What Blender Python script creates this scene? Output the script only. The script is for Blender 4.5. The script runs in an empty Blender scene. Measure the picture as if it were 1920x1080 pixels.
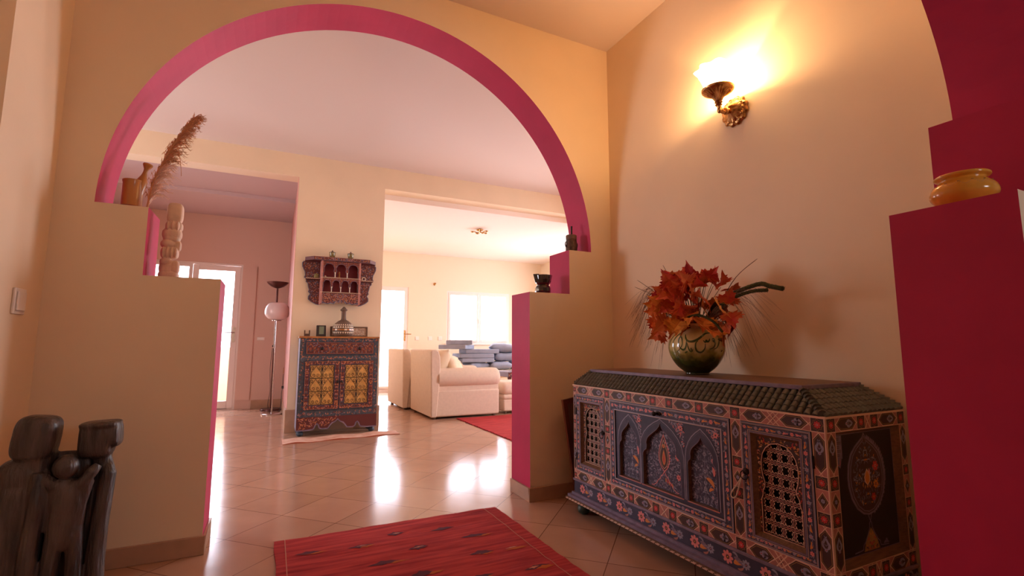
import bpy, bmesh, math, random
from mathutils import Vector, Matrix, noise
PI = math.pi
sc = bpy.context.scene
col = sc.collection

# ------------------------------------------------------------------ materials
def lin(h):
    h = h.lstrip('#')
    out = []
    for i in (0, 2, 4):
        c = int(h[i:i + 2], 16) / 255
        out.append(c / 12.92 if c <= .04045 else ((c + .055) / 1.055) ** 2.4)
    return tuple(out) + (1,)

MATS = {}
def mat(name, c, rough=.6, metal=0, var=0, scale=8, bump=0, bscale=60, spec=.5, c2=None, stretch=None, coat=0, detail=4):
    """principled material; var/c2 mixes a second tone by noise, bump adds a fine relief"""
    m = bpy.data.materials.new(name)
    m.use_nodes = True
    nt = m.node_tree
    b = nt.nodes['Principled BSDF']
    col0 = lin(c) if isinstance(c, str) else tuple(c) + (1,)
    b.inputs['Base Color'].default_value = col0
    b.inputs['Roughness'].default_value = rough
    b.inputs['Metallic'].default_value = metal
    b.inputs['Specular IOR Level'].default_value = spec
    b.inputs['Coat Weight'].default_value = coat
    tc = nt.nodes.new('ShaderNodeTexCoord')
    mp = nt.nodes.new('ShaderNodeMapping')
    nt.links.new(tc.outputs['Object'], mp.inputs['Vector'])
    if stretch:
        mp.inputs['Scale'].default_value = stretch
    if var or c2:
        n = nt.nodes.new('ShaderNodeTexNoise')
        n.inputs['Scale'].default_value = scale
        n.inputs['Detail'].default_value = detail
        nt.links.new(mp.outputs[0], n.inputs['Vector'])
        r = nt.nodes.new('ShaderNodeValToRGB')
        c2v = (lin(c2) if isinstance(c2, str) else tuple(c2) + (1,)) if c2 else tuple(x * (1 - var) for x in col0[:3]) + (1,)
        r.color_ramp.elements[0].color = c2v
        r.color_ramp.elements[1].color = col0
        r.color_ramp.elements[0].position = .35
        r.color_ramp.elements[1].position = .65
        nt.links.new(n.outputs['Fac'], r.inputs['Fac'])
        nt.links.new(r.outputs['Color'], b.inputs['Base Color'])
    if bump:
        n = nt.nodes.new('ShaderNodeTexNoise')
        n.inputs['Scale'].default_value = bscale
        n.inputs['Detail'].default_value = 5
        nt.links.new(mp.outputs[0], n.inputs['Vector'])
        bp = nt.nodes.new('ShaderNodeBump')
        bp.inputs['Strength'].default_value = bump
        bp.inputs['Distance'].default_value = .01
        nt.links.new(n.outputs['Fac'], bp.inputs['Height'])
        nt.links.new(bp.outputs['Normal'], b.inputs['Normal'])
    MATS[name] = m
    return m

def emit(name, c, s):
    m = bpy.data.materials.new(name)
    m.use_nodes = True
    nt = m.node_tree
    nt.nodes.clear()
    o = nt.nodes.new('ShaderNodeOutputMaterial')
    e = nt.nodes.new('ShaderNodeEmission')
    e.inputs[0].default_value = tuple(c) + (1,)
    e.inputs[1].default_value = s
    nt.links.new(e.outputs[0], o.inputs[0])
    MATS[name] = m
    return m

WALL = (.82, .665, .475)
mat('plaster', WALL, .75, bump=.06, bscale=25, var=.04, scale=3)
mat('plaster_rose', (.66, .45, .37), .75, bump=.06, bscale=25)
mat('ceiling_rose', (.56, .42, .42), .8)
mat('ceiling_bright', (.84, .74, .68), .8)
mat('plaster_white', (.68, .57, .52), .8, bump=.05, bscale=25)
mat('pink_paint', (.57, .035, .125), .5, spec=.25, bump=.08, bscale=18, var=.12, scale=4)
mat('rose_reveal', (.72, .38, .33), .6)
mat('baseboard_tile', (.48, .29, .19), .35, var=.12, scale=12)
mat('white_frame', (.82, .72, .68), .4)
mat('white_plastic', (.80, .74, .68), .35)
mat('parapet', (.80, .62, .42), .8)
mat('terrace', (.55, .30, .16), .7)
# --- painted furniture palette
mat('c_rose', (.55, .235, .20), .55, var=.25, scale=30)
mat('c_cream', (.78, .56, .42), .55)
mat('c_navy', (.055, .060, .115), .5, var=.3, scale=20)
mat('c_slate', (.16, .18, .28), .5, var=.3, scale=25)
mat('c_dark', (.055, .030, .030), .5)
mat('c_black', (.014, .010, .010), .55)
mat('c_lav', (.36, .36, .50), .5, var=.2, scale=40)
mat('c_mauve', (.24, .19, .29), .5, var=.3, scale=30)
mat('c_red', (.60, .055, .05), .5)
mat('c_pink', (.78, .27, .27), .5)
mat('c_orange', (.70, .27, .07), .5)
mat('c_ochre', (.45, .26, .08), .5, var=.3, scale=30)
mat('c_wood', (.20, .105, .055), .5, var=.35, scale=20, stretch=(1, 8, 8))
mat('c_green', (.03, .06, .045), .35)
mat('roof_tile', (.095, .105, .09), .38, c2=(.065, .065, .055), scale=30)
mat('iron', (.03, .02, .02), .45, .6)
mat('cord', (.62, .55, .45), .9)
mat('brass', (.70, .42, .17), .26, 1, bump=.12, bscale=60, c2=(.40, .20, .08), scale=45)
mat('plaster_pale', (.80, .69, .54), .75, bump=.05, bscale=25)
mat('k_niche', (.30, .03, .045), .6)
mat('yellow_glaze', (.82, .38, .045), .15, var=.25, scale=14, coat=.3)
mat('dark_wood', (.105, .078, .068), .38, c2=(.030, .020, .017), scale=26, stretch=(1, 1, .16), bump=1, bscale=70, coat=.15)
mat('pale_stone', (.78, .58, .42), .6, var=.18, scale=20, bump=.15, bscale=50)
mat('turned_wood', (.50, .22, .05), .35, c2=(.30, .10, .02), scale=10, stretch=(1, 1, .3), coat=.3)
mat('pampas', (.62, .34, .18), .9)
mat('pampas_pale', (.80, .60, .48), .9)
mat('black_gloss', (.018, .010, .010), .08, coat=.8)
mat('brown_metal', (.13, .07, .045), .4, .4, bump=.5, bscale=120, var=.5, scale=60)
mat('leather', (.15, .09, .06), .7, bump=.4, bscale=80)
mat('red_paint', (.20, .02, .02), .5)
mat('chrome', (.55, .48, .46), .18, 1)
mat('dark_bronze', (.10, .035, .03), .3, .7)
mat('opal', (.72, .58, .56), .25)
mat('black_plastic', (.03, .02, .02), .35)
mat('lcd', (.20, .27, .19), .25)
mat('paper', (.60, .50, .40), .6, c2=(.40, .26, .18), scale=60)
mat('frame_wood', (.12, .06, .035), .4)
mat('mahogany', (.16, .035, .012), .3, var=.35, scale=12, stretch=(6, 6, 1))
mat('sofa_fabric', (.72, .57, .45), .9, bump=.25, bscale=260, var=.06, scale=30)
mat('cream_fabric', (.76, .60, .43), .9, bump=.2, bscale=200)
mat('grey_fabric', (.27, .29, .38), .85, bump=.2, bscale=200, var=.12, scale=8)
mat('runner', (.72, .48, .37), .95, c2=(.58, .28, .19), scale=9, bump=.3, bscale=120)
mat('runner_edge', (.40, .10, .05), .95)
mat('glaze_green', (.05, .10, .02), .12, coat=.8)
mat('leaf_red', (.66, .075, .06), .55, spec=.3, c2=(.62, .16, .05), scale=14)
mat('leaf_crimson', (.36, .025, .04), .55, spec=.3, c2=(.55, .06, .05), scale=14)
mat('leaf_orange', (.86, .30, .10), .55, spec=.3, c2=(.62, .09, .05), scale=12)
mat('leaf_amber', (.80, .36, .06), .55, spec=.3, c2=(.62, .16, .03), scale=12)
mat('stem_green', (.10, .09, .02), .7)
mat('grass_brown', (.17, .09, .05), .7)
mat('moss', (.075, .080, .012), .95, bump=1, bscale=220, c2=(.03, .03, .008), scale=150)
mat('cable', (.05, .03, .03), .5)
mat('gold_panel', (.92, .56, .18), .4, .1, var=.3, scale=25)
mat('k_blue', (.075, .095, .13), .5, var=.4, scale=40)
mat('k_red', (.26, .05, .03), .5, var=.4, scale=40)
mat('k_orange', (.46, .17, .07), .5)
mat('k_maroon', (.11, .02, .02), .5)
mat('k_bead', (.75, .58, .42), .5)
mat('jar_glaze', (.35, .24, .08), .2, c2=(.08, .09, .03), scale=90, coat=.5)
mat('bone', (.78, .66, .50), .4)

def glass(name, tint=(.95, .97, 1)):
    m = bpy.data.materials.new(name)
    m.use_nodes = True
    nt = m.node_tree
    nt.nodes.clear()
    o = nt.nodes.new('ShaderNodeOutputMaterial')
    t = nt.nodes.new('ShaderNodeBsdfTransparent')
    t.inputs[0].default_value = tuple(tint) + (1,)
    g = nt.nodes.new('ShaderNodeBsdfGlossy')
    g.inputs['Roughness'].default_value = .02
    mx = nt.nodes.new('ShaderNodeMixShader')
    mx.inputs[0].default_value = .06
    nt.links.new(t.outputs[0], mx.inputs[1])
    nt.links.new(g.outputs[0], mx.inputs[2])
    nt.links.new(mx.outputs[0], o.inputs[0])
    MATS[name] = m
glass('window_glass')
glass('clear_ball', (.8, .8, .75))

def shade_glass():
    m = bpy.data.materials.new('frosted_shade')
    m.use_nodes = True
    nt = m.node_tree
    nt.nodes.clear()
    o = nt.nodes.new('ShaderNodeOutputMaterial')
    t = nt.nodes.new('ShaderNodeBsdfTransparent')
    g = nt.nodes.new('ShaderNodeBsdfTranslucent')
    g.inputs[0].default_value = (1, .88, .7, 1)
    e = nt.nodes.new('ShaderNodeEmission')
    e.inputs[0].default_value = (1, .72, .38, 1)
    e.inputs[1].default_value = 7
    mx = nt.nodes.new('ShaderNodeMixShader')
    mx.inputs[0].default_value = .45
    ad = nt.nodes.new('ShaderNodeAddShader')
    nt.links.new(t.outputs[0], mx.inputs[1])
    nt.links.new(g.outputs[0], mx.inputs[2])
    nt.links.new(mx.outputs[0], ad.inputs[0])
    nt.links.new(e.outputs[0], ad.inputs[1])
    nt.links.new(ad.outputs[0], o.inputs[0])
    MATS['frosted_shade'] = m
shade_glass()
emit('bulb_glow', (1, .75, .42), 60)

TS, TA, TX, TY = .3617, -.7919, .104, 3.6369
def floor_mat():
    m = bpy.data.materials.new('floor_tiles')
    m.use_nodes = True
    nt = m.node_tree
    b = nt.nodes['Principled BSDF']
    tc = nt.nodes.new('ShaderNodeTexCoord')
    mp = nt.nodes.new('ShaderNodeMapping')
    mp.vector_type = 'POINT'
    c, s = math.cos(-TA), math.sin(-TA)
    mp.inputs['Rotation'].default_value = (0, 0, -TA)
    mp.inputs['Location'].default_value = (-(c * TX - s * TY) + TS * 60, -(s * TX + c * TY) + TS * 60, 0)
    br = nt.nodes.new('ShaderNodeTexBrick')
    br.offset = 0
    br.inputs['Scale'].default_value = 1
    br.inputs['Brick Width'].default_value = TS
    br.inputs['Row Height'].default_value = TS
    br.inputs['Mortar Size'].default_value = .0022
    br.inputs['Mortar Smooth'].default_value = .1
    br.inputs['Color1'].default_value = (.52, .32, .225, 1)
    br.inputs['Color2'].default_value = (.46, .28, .195, 1)
    br.inputs['Mortar'].default_value = (.20, .10, .06, 1)
    nt.links.new(tc.outputs['Object'], mp.inputs[0])
    nt.links.new(mp.outputs[0], br.inputs['Vector'])
    n = nt.nodes.new('ShaderNodeTexNoise')
    n.inputs['Scale'].default_value = 5
    n.inputs['Detail'].default_value = 6
    nt.links.new(tc.outputs['Object'], n.inputs['Vector'])
    mx = nt.nodes.new('ShaderNodeMixRGB')
    mx.blend_type = 'MULTIPLY'
    mx.inputs[0].default_value = 1
    r = nt.nodes.new('ShaderNodeValToRGB')
    r.color_ramp.elements[0].color = (.82, .78, .76, 1)
    r.color_ramp.elements[1].color = (1.08, 1.05, 1.02, 1)
    nt.links.new(n.outputs['Fac'], r.inputs[0])
    nt.links.new(br.outputs['Color'], mx.inputs[1])
    nt.links.new(r.outputs[0], mx.inputs[2])
    nt.links.new(mx.outputs[0], b.inputs['Base Color'])
    rr = nt.nodes.new('ShaderNodeMapRange')
    rr.inputs['To Min'].default_value = .11
    rr.inputs['To Max'].default_value = .20
    nt.links.new(n.outputs['Fac'], rr.inputs['Value'])
    nt.links.new(rr.outputs[0], b.inputs['Roughness'])
    bp = nt.nodes.new('ShaderNodeBump')
    bp.invert = True
    bp.inputs['Strength'].default_value = .4
    bp.inputs['Distance'].default_value = .002
    nt.links.new(br.outputs['Fac'], bp.inputs['Height'])
    n2 = nt.nodes.new('ShaderNodeTexNoise')
    n2.inputs['Scale'].default_value = 7
    nt.links.new(tc.outputs['Object'], n2.inputs['Vector'])
    bp2 = nt.nodes.new('ShaderNodeBump')
    bp2.inputs['Strength'].default_value = .08
    bp2.inputs['Distance'].default_value = .004
    nt.links.new(n2.outputs['Fac'], bp2.inputs['Height'])
    nt.links.new(bp2.outputs[0], bp.inputs['Normal'])
    nt.links.new(bp.outputs[0], b.inputs['Normal'])
    MATS['floor_tiles'] = m
floor_mat()

def rug_mat(name, base, dark, streak=26):
    """flat woven wool: streaks of several reds running along x"""
    m = bpy.data.materials.new(name)
    m.use_nodes = True
    nt = m.node_tree
    b = nt.nodes['Principled BSDF']
    b.inputs['Roughness'].default_value = .95
    b.inputs['Specular IOR Level'].default_value = .1
    tc = nt.nodes.new('ShaderNodeTexCoord')
    mp = nt.nodes.new('ShaderNodeMapping')
    mp.inputs['Scale'].default_value = (2.2, streak, 1)
    n = nt.nodes.new('ShaderNodeTexNoise')
    n.inputs['Scale'].default_value = 1.6
    n.inputs['Detail'].default_value = 5
    nt.links.new(tc.outputs['Object'], mp.inputs[0])
    nt.links.new(mp.outputs[0], n.inputs['Vector'])
    r = nt.nodes.new('ShaderNodeValToRGB')
    r.color_ramp.elements[0].color = tuple(dark) + (1,)
    r.color_ramp.elements[0].position = .3
    r.color_ramp.elements[1].color = tuple(base) + (1,)
    r.color_ramp.elements[1].position = .62
    nt.links.new(n.outputs['Fac'], r.inputs[0])
    nt.links.new(r.outputs[0], b.inputs['Base Color'])
    w = nt.nodes.new('ShaderNodeTexNoise')
    mp2 = nt.nodes.new('ShaderNodeMapping')
    mp2.inputs['Scale'].default_value = (30, 300, 1)
    nt.links.new(tc.outputs['Object'], mp2.inputs[0])
    nt.links.new(mp2.outputs[0], w.inputs['Vector'])
    bp = nt.nodes.new('ShaderNodeBump')
    bp.inputs['Strength'].default_value = .5
    bp.inputs['Distance'].default_value = .003
    nt.links.new(w.outputs['Fac'], bp.inputs['Height'])
    nt.links.new(bp.outputs[0], b.inputs['Normal'])
    MATS[name] = m
rug_mat('rug_red', (.50, .060, .058), (.27, .025, .032))
mat('rug_navy', (.12, .04, .06), .95, spec=.1)
mat('rug_gold', (.46, .12, .035), .95, spec=.1)
mat('rug_cream', (.48, .22, .16), .95, spec=.1)
mat('rug_edge', (.27, .012, .02), .95, spec=.1)

def vase_mat():
    m = bpy.data.materials.new('vase_glaze')
    m.use_nodes = True
    nt = m.node_tree
    b = nt.nodes['Principled BSDF']
    b.inputs['Roughness'].default_value = .13
    b.inputs['Coat Weight'].default_value = .7
    tc = nt.nodes.new('ShaderNodeTexCoord')
    sp = nt.nodes.new('ShaderNodeSeparateXYZ')
    nt.links.new(tc.outputs['Object'], sp.inputs[0])
    n = nt.nodes.new('ShaderNodeTexNoise')
    n.inputs['Scale'].default_value = 16
    n.inputs['Detail'].default_value = 5
    nt.links.new(tc.outputs['Object'], n.inputs['Vector'])
    a = nt.nodes.new('ShaderNodeMath')
    a.operation = 'MULTIPLY_ADD'
    a.inputs[1].default_value = .14
    nt.links.new(n.outputs['Fac'], a.inputs[0])
    nt.links.new(sp.outputs['Z'], a.inputs[2])
    r = nt.nodes.new('ShaderNodeValToRGB')
    nt.links.new(a.outputs[0], r.inputs[0])
    e = r.color_ramp.elements
    e[0].position, e[0].color = .10, (.022, .030, .006, 1)
    e[1].position, e[1].color = .30, (.88, .68, .34, 1)
    for p, c in ((.145, (.05, .075, .012)), (.172, (.26, .26, .06)), (.205, (.58, .54, .24)), (.26, (.70, .55, .22))):
        x = e.new(p)
        x.color = c + (1,)
    nt.links.new(r.outputs[0], b.inputs['Base Color'])
    MATS['vase_glaze'] = m
vase_mat()

# ------------------------------------------------------------------ mesh tools
class Fr:
    """local painting frame: origin, u axis, v axis; d goes outwards along u x v"""
    def __init__(s, o, u, v):
        s.o, s.u, s.v = Vector(o), Vector(u), Vector(v)
        s.n = s.u.cross(s.v).normalized()
    def p(s, u, v, d=0):
        return s.o + s.u * u + s.v * v + s.n * d

class M:
    def __init__(s):
        s.v, s.f, s.m, s.names = [], [], [], []
    def mi(s, n):
        if n not in s.names:
            s.names.append(n)
        return s.names.index(n)
    def add(s, vs, fs, m):
        k = len(s.v)
        s.v += [tuple(x) for x in vs]
        i = s.mi(m)
        for f in fs:
            s.f.append(tuple(k + a for a in f))
            s.m.append(i)
    def box(s, x0, x1, y0, y1, z0, z1, m):
        if x0 > x1: x0, x1 = x1, x0
        if y0 > y1: y0, y1 = y1, y0
        if z0 > z1: z0, z1 = z1, z0
        s.add([(x, y, z) for z in (z0, z1) for y in (y0, y1) for x in (x0, x1)],
              [(0, 2, 3, 1), (4, 5, 7, 6), (0, 1, 5, 4), (2, 6, 7, 3), (0, 4, 6, 2), (1, 3, 7, 5)], m)
    def fbox(s, F, u0, u1, v0, v1, d0, d1, m):
        vs = [F.p(u, v, d) for d in (d0, d1) for v in (v0, v1) for u in (u0, u1)]
        s.add(vs, [(0, 2, 3, 1), (4, 5, 7, 6), (0, 1, 5, 4), (2, 6, 7, 3), (0, 4, 6, 2), (1, 3, 7, 5)], m)
    def poly(s, F, pts, m, d=.0004):
        s.add([F.p(a, b, d) for a, b in pts], [tuple(range(len(pts)))], m)
    def prism(s, F, pts, d0, d1, m, m2=None):
        n = len(pts)
        vs = [F.p(a, b, d0) for a, b in pts] + [F.p(a, b, d1) for a, b in pts]
        s.add(vs, [tuple(range(n))[::-1], tuple(range(n, 2 * n))], m)
        k = len(s.v) - 2 * n
        i = s.mi(m2 or m)
        for a in range(n):
            b = (a + 1) % n
            s.f.append((k + a, k + b, k + n + b, k + n + a))
            s.m.append(i)
    def rect(s, F, u0, v0, u1, v1, m, d=.0004):
        s.poly(F, [(u0, v0), (u1, v0), (u1, v1), (u0, v1)], m, d)
    def frame(s, F, u0, v0, u1, v1, w, m, d=.0004):
        s.rect(F, u0, v0, u1, v0 + w, m, d)
        s.rect(F, u0, v1 - w, u1, v1, m, d)
        s.rect(F, u0, v0 + w, u0 + w, v1 - w, m, d)
        s.rect(F, u1 - w, v0 + w, u1, v1 - w, m, d)
    def ring(s, F, outer, inner, m, d, back=None, mback=None):
        """flat ring between two star-shaped outlines, optional inner wall going back to depth `back`"""
        cu = sum(p[0] for p in inner) / len(inner)
        cv = (min(p[1] for p in inner) + max(p[1] for p in inner)) / 2
        angs = set()
        for P in (outer, inner):
            for a, b in P:
                angs.add(round(math.atan2(b - cv, a - cu), 5))
        angs = sorted(angs)
        def hit(P, t):
            dx, dy = math.cos(t), math.sin(t)
            best = None
            for i in range(len(P)):
                x1, y1 = P[i][0] - cu, P[i][1] - cv
                x2, y2 = P[(i + 1) % len(P)][0] - cu, P[(i + 1) % len(P)][1] - cv
                ex, ey = x2 - x1, y2 - y1
                den = dx * ey - dy * ex
                if abs(den) < 1e-12: continue
                r = (x1 * ey - y1 * ex) / den
                q = (x1 * dy - y1 * dx) / den
                if r > 0 and -1e-4 <= q <= 1 + 1e-4 and (best is None or r > best): best = r
            return (cu + dx * (best or 0), cv + dy * (best or 0))
        A = [hit(outer, t) for t in angs]
        B = [hit(inner, t) for t in angs]
        n = len(angs)
        vs = [F.p(a, b, d) for a, b in A] + [F.p(a, b, d) for a, b in B]
        s.add(vs, [(i, (i + 1) % n, n + (i + 1) % n, n + i) for i in range(n)], m)
        if back is not None:
            vs = [F.p(a, b, d) for a, b in B] + [F.p(a, b, back) for a, b in B]
            s.add(vs, [(i, (i + 1) % n, n + (i + 1) % n, n + i) for i in range(n)], mback or m)
    def stroke(s, F, pts, w, m, d=.0008, closed=False, taper=False):
        n = len(pts)
        L, R = [], []
        for i in range(n):
            a = pts[(i - 1) % n] if closed or i > 0 else pts[i]
            b = pts[(i + 1) % n] if closed or i < n - 1 else pts[i]
            dx, dy = b[0] - a[0], b[1] - a[1]
            l = math.hypot(dx, dy) or 1
            k = w / 2
            if taper: k *= .25 + .75 * math.sin(PI * (i + .5) / n)
            L.append((pts[i][0] - dy / l * k, pts[i][1] + dx / l * k))
            R.append((pts[i][0] + dy / l * k, pts[i][1] - dx / l * k))
        vs = [F.p(a, b, d) for a, b in L] + [F.p(a, b, d) for a, b in R]
        s.add(vs, [(i, (i + 1) % n, n + (i + 1) % n, n + i) for i in range(n if closed else n - 1)], m)
    def lathe(s, c, prof, m, seg=24, ax=(0, 0, 1), cap=True, fn=None):
        ax = Vector(ax).normalized()
        a = ax.orthogonal().normalized() if abs(ax.z) < .99 else Vector((1, 0, 0))
        b = ax.cross(a)
        c = Vector(c)
        k = len(s.v)
        for r, z in prof:
            for i in range(seg):
                t = 2 * PI * i / seg
                rr = r * (fn(t, z) if fn else 1)
                s.v.append(tuple(c + ax * z + (a * math.cos(t) + b * math.sin(t)) * rr))
        im = s.mi(m)
        for j in range(len(prof) - 1):
            for i in range(seg):
                i2 = (i + 1) % seg
                s.f.append((k + j * seg + i, k + j * seg + i2, k + (j + 1) * seg + i2, k + (j + 1) * seg + i))
                s.m.append(im)
        if cap:
            s.f.append(tuple(k + i for i in range(seg))[::-1]); s.m.append(im)
            s.f.append(tuple(k + (len(prof) - 1) * seg + i for i in range(seg))); s.m.append(im)
    def tube(s, pts, r, m, seg=8, cap=True):
        pts = [Vector(p) for p in pts]
        rs = r if isinstance(r, (list, tuple)) else [r] * len(pts)
        k = len(s.v)
        up = None
        for i, p in enumerate(pts):
            t = (pts[min(i + 1, len(pts) - 1)] - pts[max(i - 1, 0)]).normalized()
            if up is None:
                up = t.orthogonal().normalized()
            up = (up - t * up.dot(t))
            up = up.normalized() if up.length > 1e-6 else t.orthogonal().normalized()
            w = t.cross(up)
            for j in range(seg):
                a = 2 * PI * j / seg
                s.v.append(tuple(p + (up * math.cos(a) + w * math.sin(a)) * rs[i]))
        im = s.mi(m)
        for i in range(len(pts) - 1):
            for j in range(seg):
                j2 = (j + 1) % seg
                s.f.append((k + i * seg + j, k + i * seg + j2, k + (i + 1) * seg + j2, k + (i + 1) * seg + j)); s.m.append(im)
        if cap:
            s.f.append(tuple(k + i for i in range(seg))[::-1]); s.m.append(im)
            s.f.append(tuple(k + (len(pts) - 1) * seg + i for i in range(seg))); s.m.append(im)
    def ell(s, c, r, m, seg=16, rings=10, rot=None, p=1):
        """(super)ellipsoid; p<1 squares it off"""
        k = len(s.v)
        c = Vector(c)
        R = rot or Matrix.Identity(3)
        sg = lambda x: math.copysign(abs(x) ** p, x)
        for j in range(rings + 1):
            ph = -PI / 2 + PI * j / rings
            for i in range(seg):
                t = 2 * PI * i / seg
                q = Vector((sg(math.cos(ph)) * sg(math.cos(t)) * r[0], sg(math.cos(ph)) * sg(math.sin(t)) * r[1], sg(math.sin(ph)) * r[2]))
                s.v.append(tuple(c + R @ q))
        im = s.mi(m)
        for j in range(rings):
            for i in range(seg):
                i2 = (i + 1) % seg
                s.f.append((k + j * seg + i, k + j * seg + i2, k + (j + 1) * seg + i2, k + (j + 1) * seg + i)); s.m.append(im)
    def build(s, name, parent=None, smooth=False, bevel=0, bseg=2, origin=None, sub=0, angle=40):
        me = bpy.data.meshes.new(name)
        vs = s.v
        if origin is not None:
            vs = [(a - origin[0], b - origin[1], c - origin[2]) for a, b, c in vs]
        me.from_pydata(vs, [], s.f)
        for n in s.names:
            me.materials.append(MATS[n])
        me.polygons.foreach_set('material_index', s.m)
        me.update()
        if bevel or sub or smooth:
            bm = bmesh.new()
            bm.from_mesh(me)
            bmesh.ops.remove_doubles(bm, verts=bm.verts, dist=1e-5)
            bmesh.ops.recalc_face_normals(bm, faces=bm.faces)
            bm.to_mesh(me)
            bm.free()
        if smooth:
            me.polygons.foreach_set('use_smooth', [True] * len(me.polygons))
            if angle < 180:
                try: me.set_sharp_from_angle(angle=math.radians(angle))
                except Exception: pass
        o = bpy.data.objects.new(name, me)
        col.objects.link(o)
        if bevel:
            md = o.modifiers.new('bevel', 'BEVEL')
            md.width = bevel
            md.segments = bseg
            md.limit_method = 'ANGLE'
        if sub:
            md = o.modifiers.new('sub', 'SUBSURF')
            md.levels = md.render_levels = sub
        if parent is not None:
            o.parent = parent
            o.matrix_parent_inverse = Matrix.Identity(4)
            if origin is None:
                o.location = -Vector(parent_world(parent))
            else:
                o.location = Vector(origin) - Vector(parent_world(parent))
        elif origin is not None:
            o.location = origin
        return o

def parent_world(o):
    w = Vector(o.location)
    while o.parent:
        o = o.parent
        w += Vector(o.location)
    return w

def tag(o, label=None, cat=None, group=None, kind=None):
    if label: o['label'] = label
    if cat: o['category'] = cat
    if group: o['group'] = group
    if kind: o['kind'] = kind
    return o
def thing(name, loc, label, cat, group=None):
    o = bpy.data.objects.new(name, None)
    o.empty_display_size = .1
    col.objects.link(o)
    o.location = loc
    return tag(o, label, cat, group)
def struct(o):
    o['kind'] = 'structure'
    return o
def copy_tree(o, parent=None):
    c = o.copy()
    col.objects.link(c)
    if parent: c.parent = parent
    for ch in [x for x in list(bpy.data.objects) if x.parent == o]:
        copy_tree(ch, c)
    return c
def curve(pts, n=8):
    """Catmull-Rom through points (any dimension)"""
    out = []
    P = [pts[0]] + list(pts) + [pts[-1]]
    for i in range(1, len(P) - 2):
        for k in range(n):
            t = k / n
            out.append(tuple(.5 * ((2 * b) + (-a + c) * t + (2 * a - 5 * b + 4 * c - d) * t * t + (-a + 3 * b - 3 * c + d) * t ** 3)
                             for a, b, c, d in zip(P[i - 1], P[i], P[i + 1], P[i + 2])))
    out.append(tuple(pts[-1]))
    return out

# ------------------------------------------------------------------ the setting
D0, D1 = 2.7255, 2.9825
XL, XL2, XR, XR2, XW = -.239, -.549, 1.4646, 1.768, 2.119
HZ, FZ = 3.137, 3.115
WF = Fr((0, 0, 0), (1, 0, 0), (0, 0, 1))          # xz plane, d towards -y

def arch_outline(xl, xl2, xr, xr2, z1l, z2l, z1r, z2r, cx, cz, rx, rz, n=72):
    P = [(xl, 0), (xl, z1l), (xl2, z1l), (xl2, z2l)]
    for i in range(n + 1):
        t = PI - PI * i / n
        z = cz + rz * math.sin(t)
        P.append((cx + rx * math.cos(t), max(z, z2l if i < n / 2 else z2r)))
    P += [(xr2, z2r), (xr2, z1r), (xr, z1r), (xr, 0)]
    return P
def arch_wall(name, P, x0, x1, h, y0, y1):
    out = [(x0, 0)] + P + [(x1, 0), (x1, h), (x0, h)]
    m = M()
    n = len(out)
    vs = [(a, y0, b) for a, b in out] + [(a, y1, b) for a, b in out]
    m.add(vs, [tuple(range(n)), tuple(range(n, 2 * n))[::-1]], 'plaster')
    k = m.mi('pink_paint')
    for i in range(n):
        j = (i + 1) % n
        m.f.append((i, i + n, j + n, j))
        m.m.append(k if 1 <= i < len(P) else 0)
    return struct(m.build(name))
arch_wall('wall_arch', arch_outline(XL, XL2, XR, XR2, 1.266, 1.586, 1.289, 1.588, .6004, 1.574, 1.348, 1.348), -3.2, 4.4, HZ, D0, D1)
arch_wall('wall_near', arch_outline(-.33, -.62, 1.486, 1.747, 1.30, 1.6035, 1.30, 1.6035, .6, 1.6035, 1.31, 1.02), -2.2, 3.2, FZ, .4485, .7035)

def sbox(name, m_, *bs):
    m = M()
    for b in bs: m.box(*b, m_)
    return struct(m.build(name))
sbox('floor', 'floor_tiles', (-3.4, 6.0, -2.2, 10.25, -.12, 0))
sbox('floor_terrace', 'terrace', (-5, 9, 10.25, 13, -.12, -.02), (-5, .2, 8.55, 10.25, -.02, -.004))
sbox('ceiling', 'plaster_white', (-2.2, 3.2, -2.2, D0, FZ, FZ + .1))
sbox('ceiling_hall', 'plaster_white', (-3.4, 4.6, D1, 5.93, HZ, HZ + .1))
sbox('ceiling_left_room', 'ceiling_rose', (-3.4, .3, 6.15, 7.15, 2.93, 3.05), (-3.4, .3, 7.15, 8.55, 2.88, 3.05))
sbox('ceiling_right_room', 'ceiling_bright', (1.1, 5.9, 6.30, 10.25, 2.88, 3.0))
sbox('wall_right', 'plaster', (XW, XW + .15, .7035, D0, 0, FZ))
sbox('wall_left', 'plaster', (-1.05, -.89, 2.238, D0, 0, FZ), (-1.25, -1.05, .7035, D0, 0, FZ))
sbox('wall_back', 'plaster', (-2.2, 1.5, -2.2, -2.0, 0, FZ), (2.15, 3.2, -2.2, -2.0, 0, FZ), (1.5, 2.15, -2.2, -2.0, 0, 1.35), (1.5, 2.15, -2.2, -2.0, 1.95, FZ))  # hole added behind the camera, placed to fill the arch and left walls
sbox('wall_back_right', 'plaster', (3.0, 3.2, -2.0, .4485, 0, FZ))
def holed_x(name, x0, x1, y0, y1, h, hy0, hy1, hz0, hz1, mm='plaster'):
    return sbox(name, mm, (x0, x1, y0, hy0, 0, h), (x0, x1, hy1, y1, 0, h), (x0, x1, hy0, hy1, 0, hz0), (x0, x1, hy0, hy1, hz1, h))
sbox('wall_back_left', 'plaster', (-2.2, -2.0, -2.0, .4485, 0, FZ))
holed_x('wall_hall_right', 4.4, 4.6, D1, 5.93, HZ, 4.2, 5.3, .4, 2.4)
holed_x('wall_hall_left', -3.4, -3.2, D1, 5.93, HZ, 4.6, 5.8, .9, 2.3)
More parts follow.
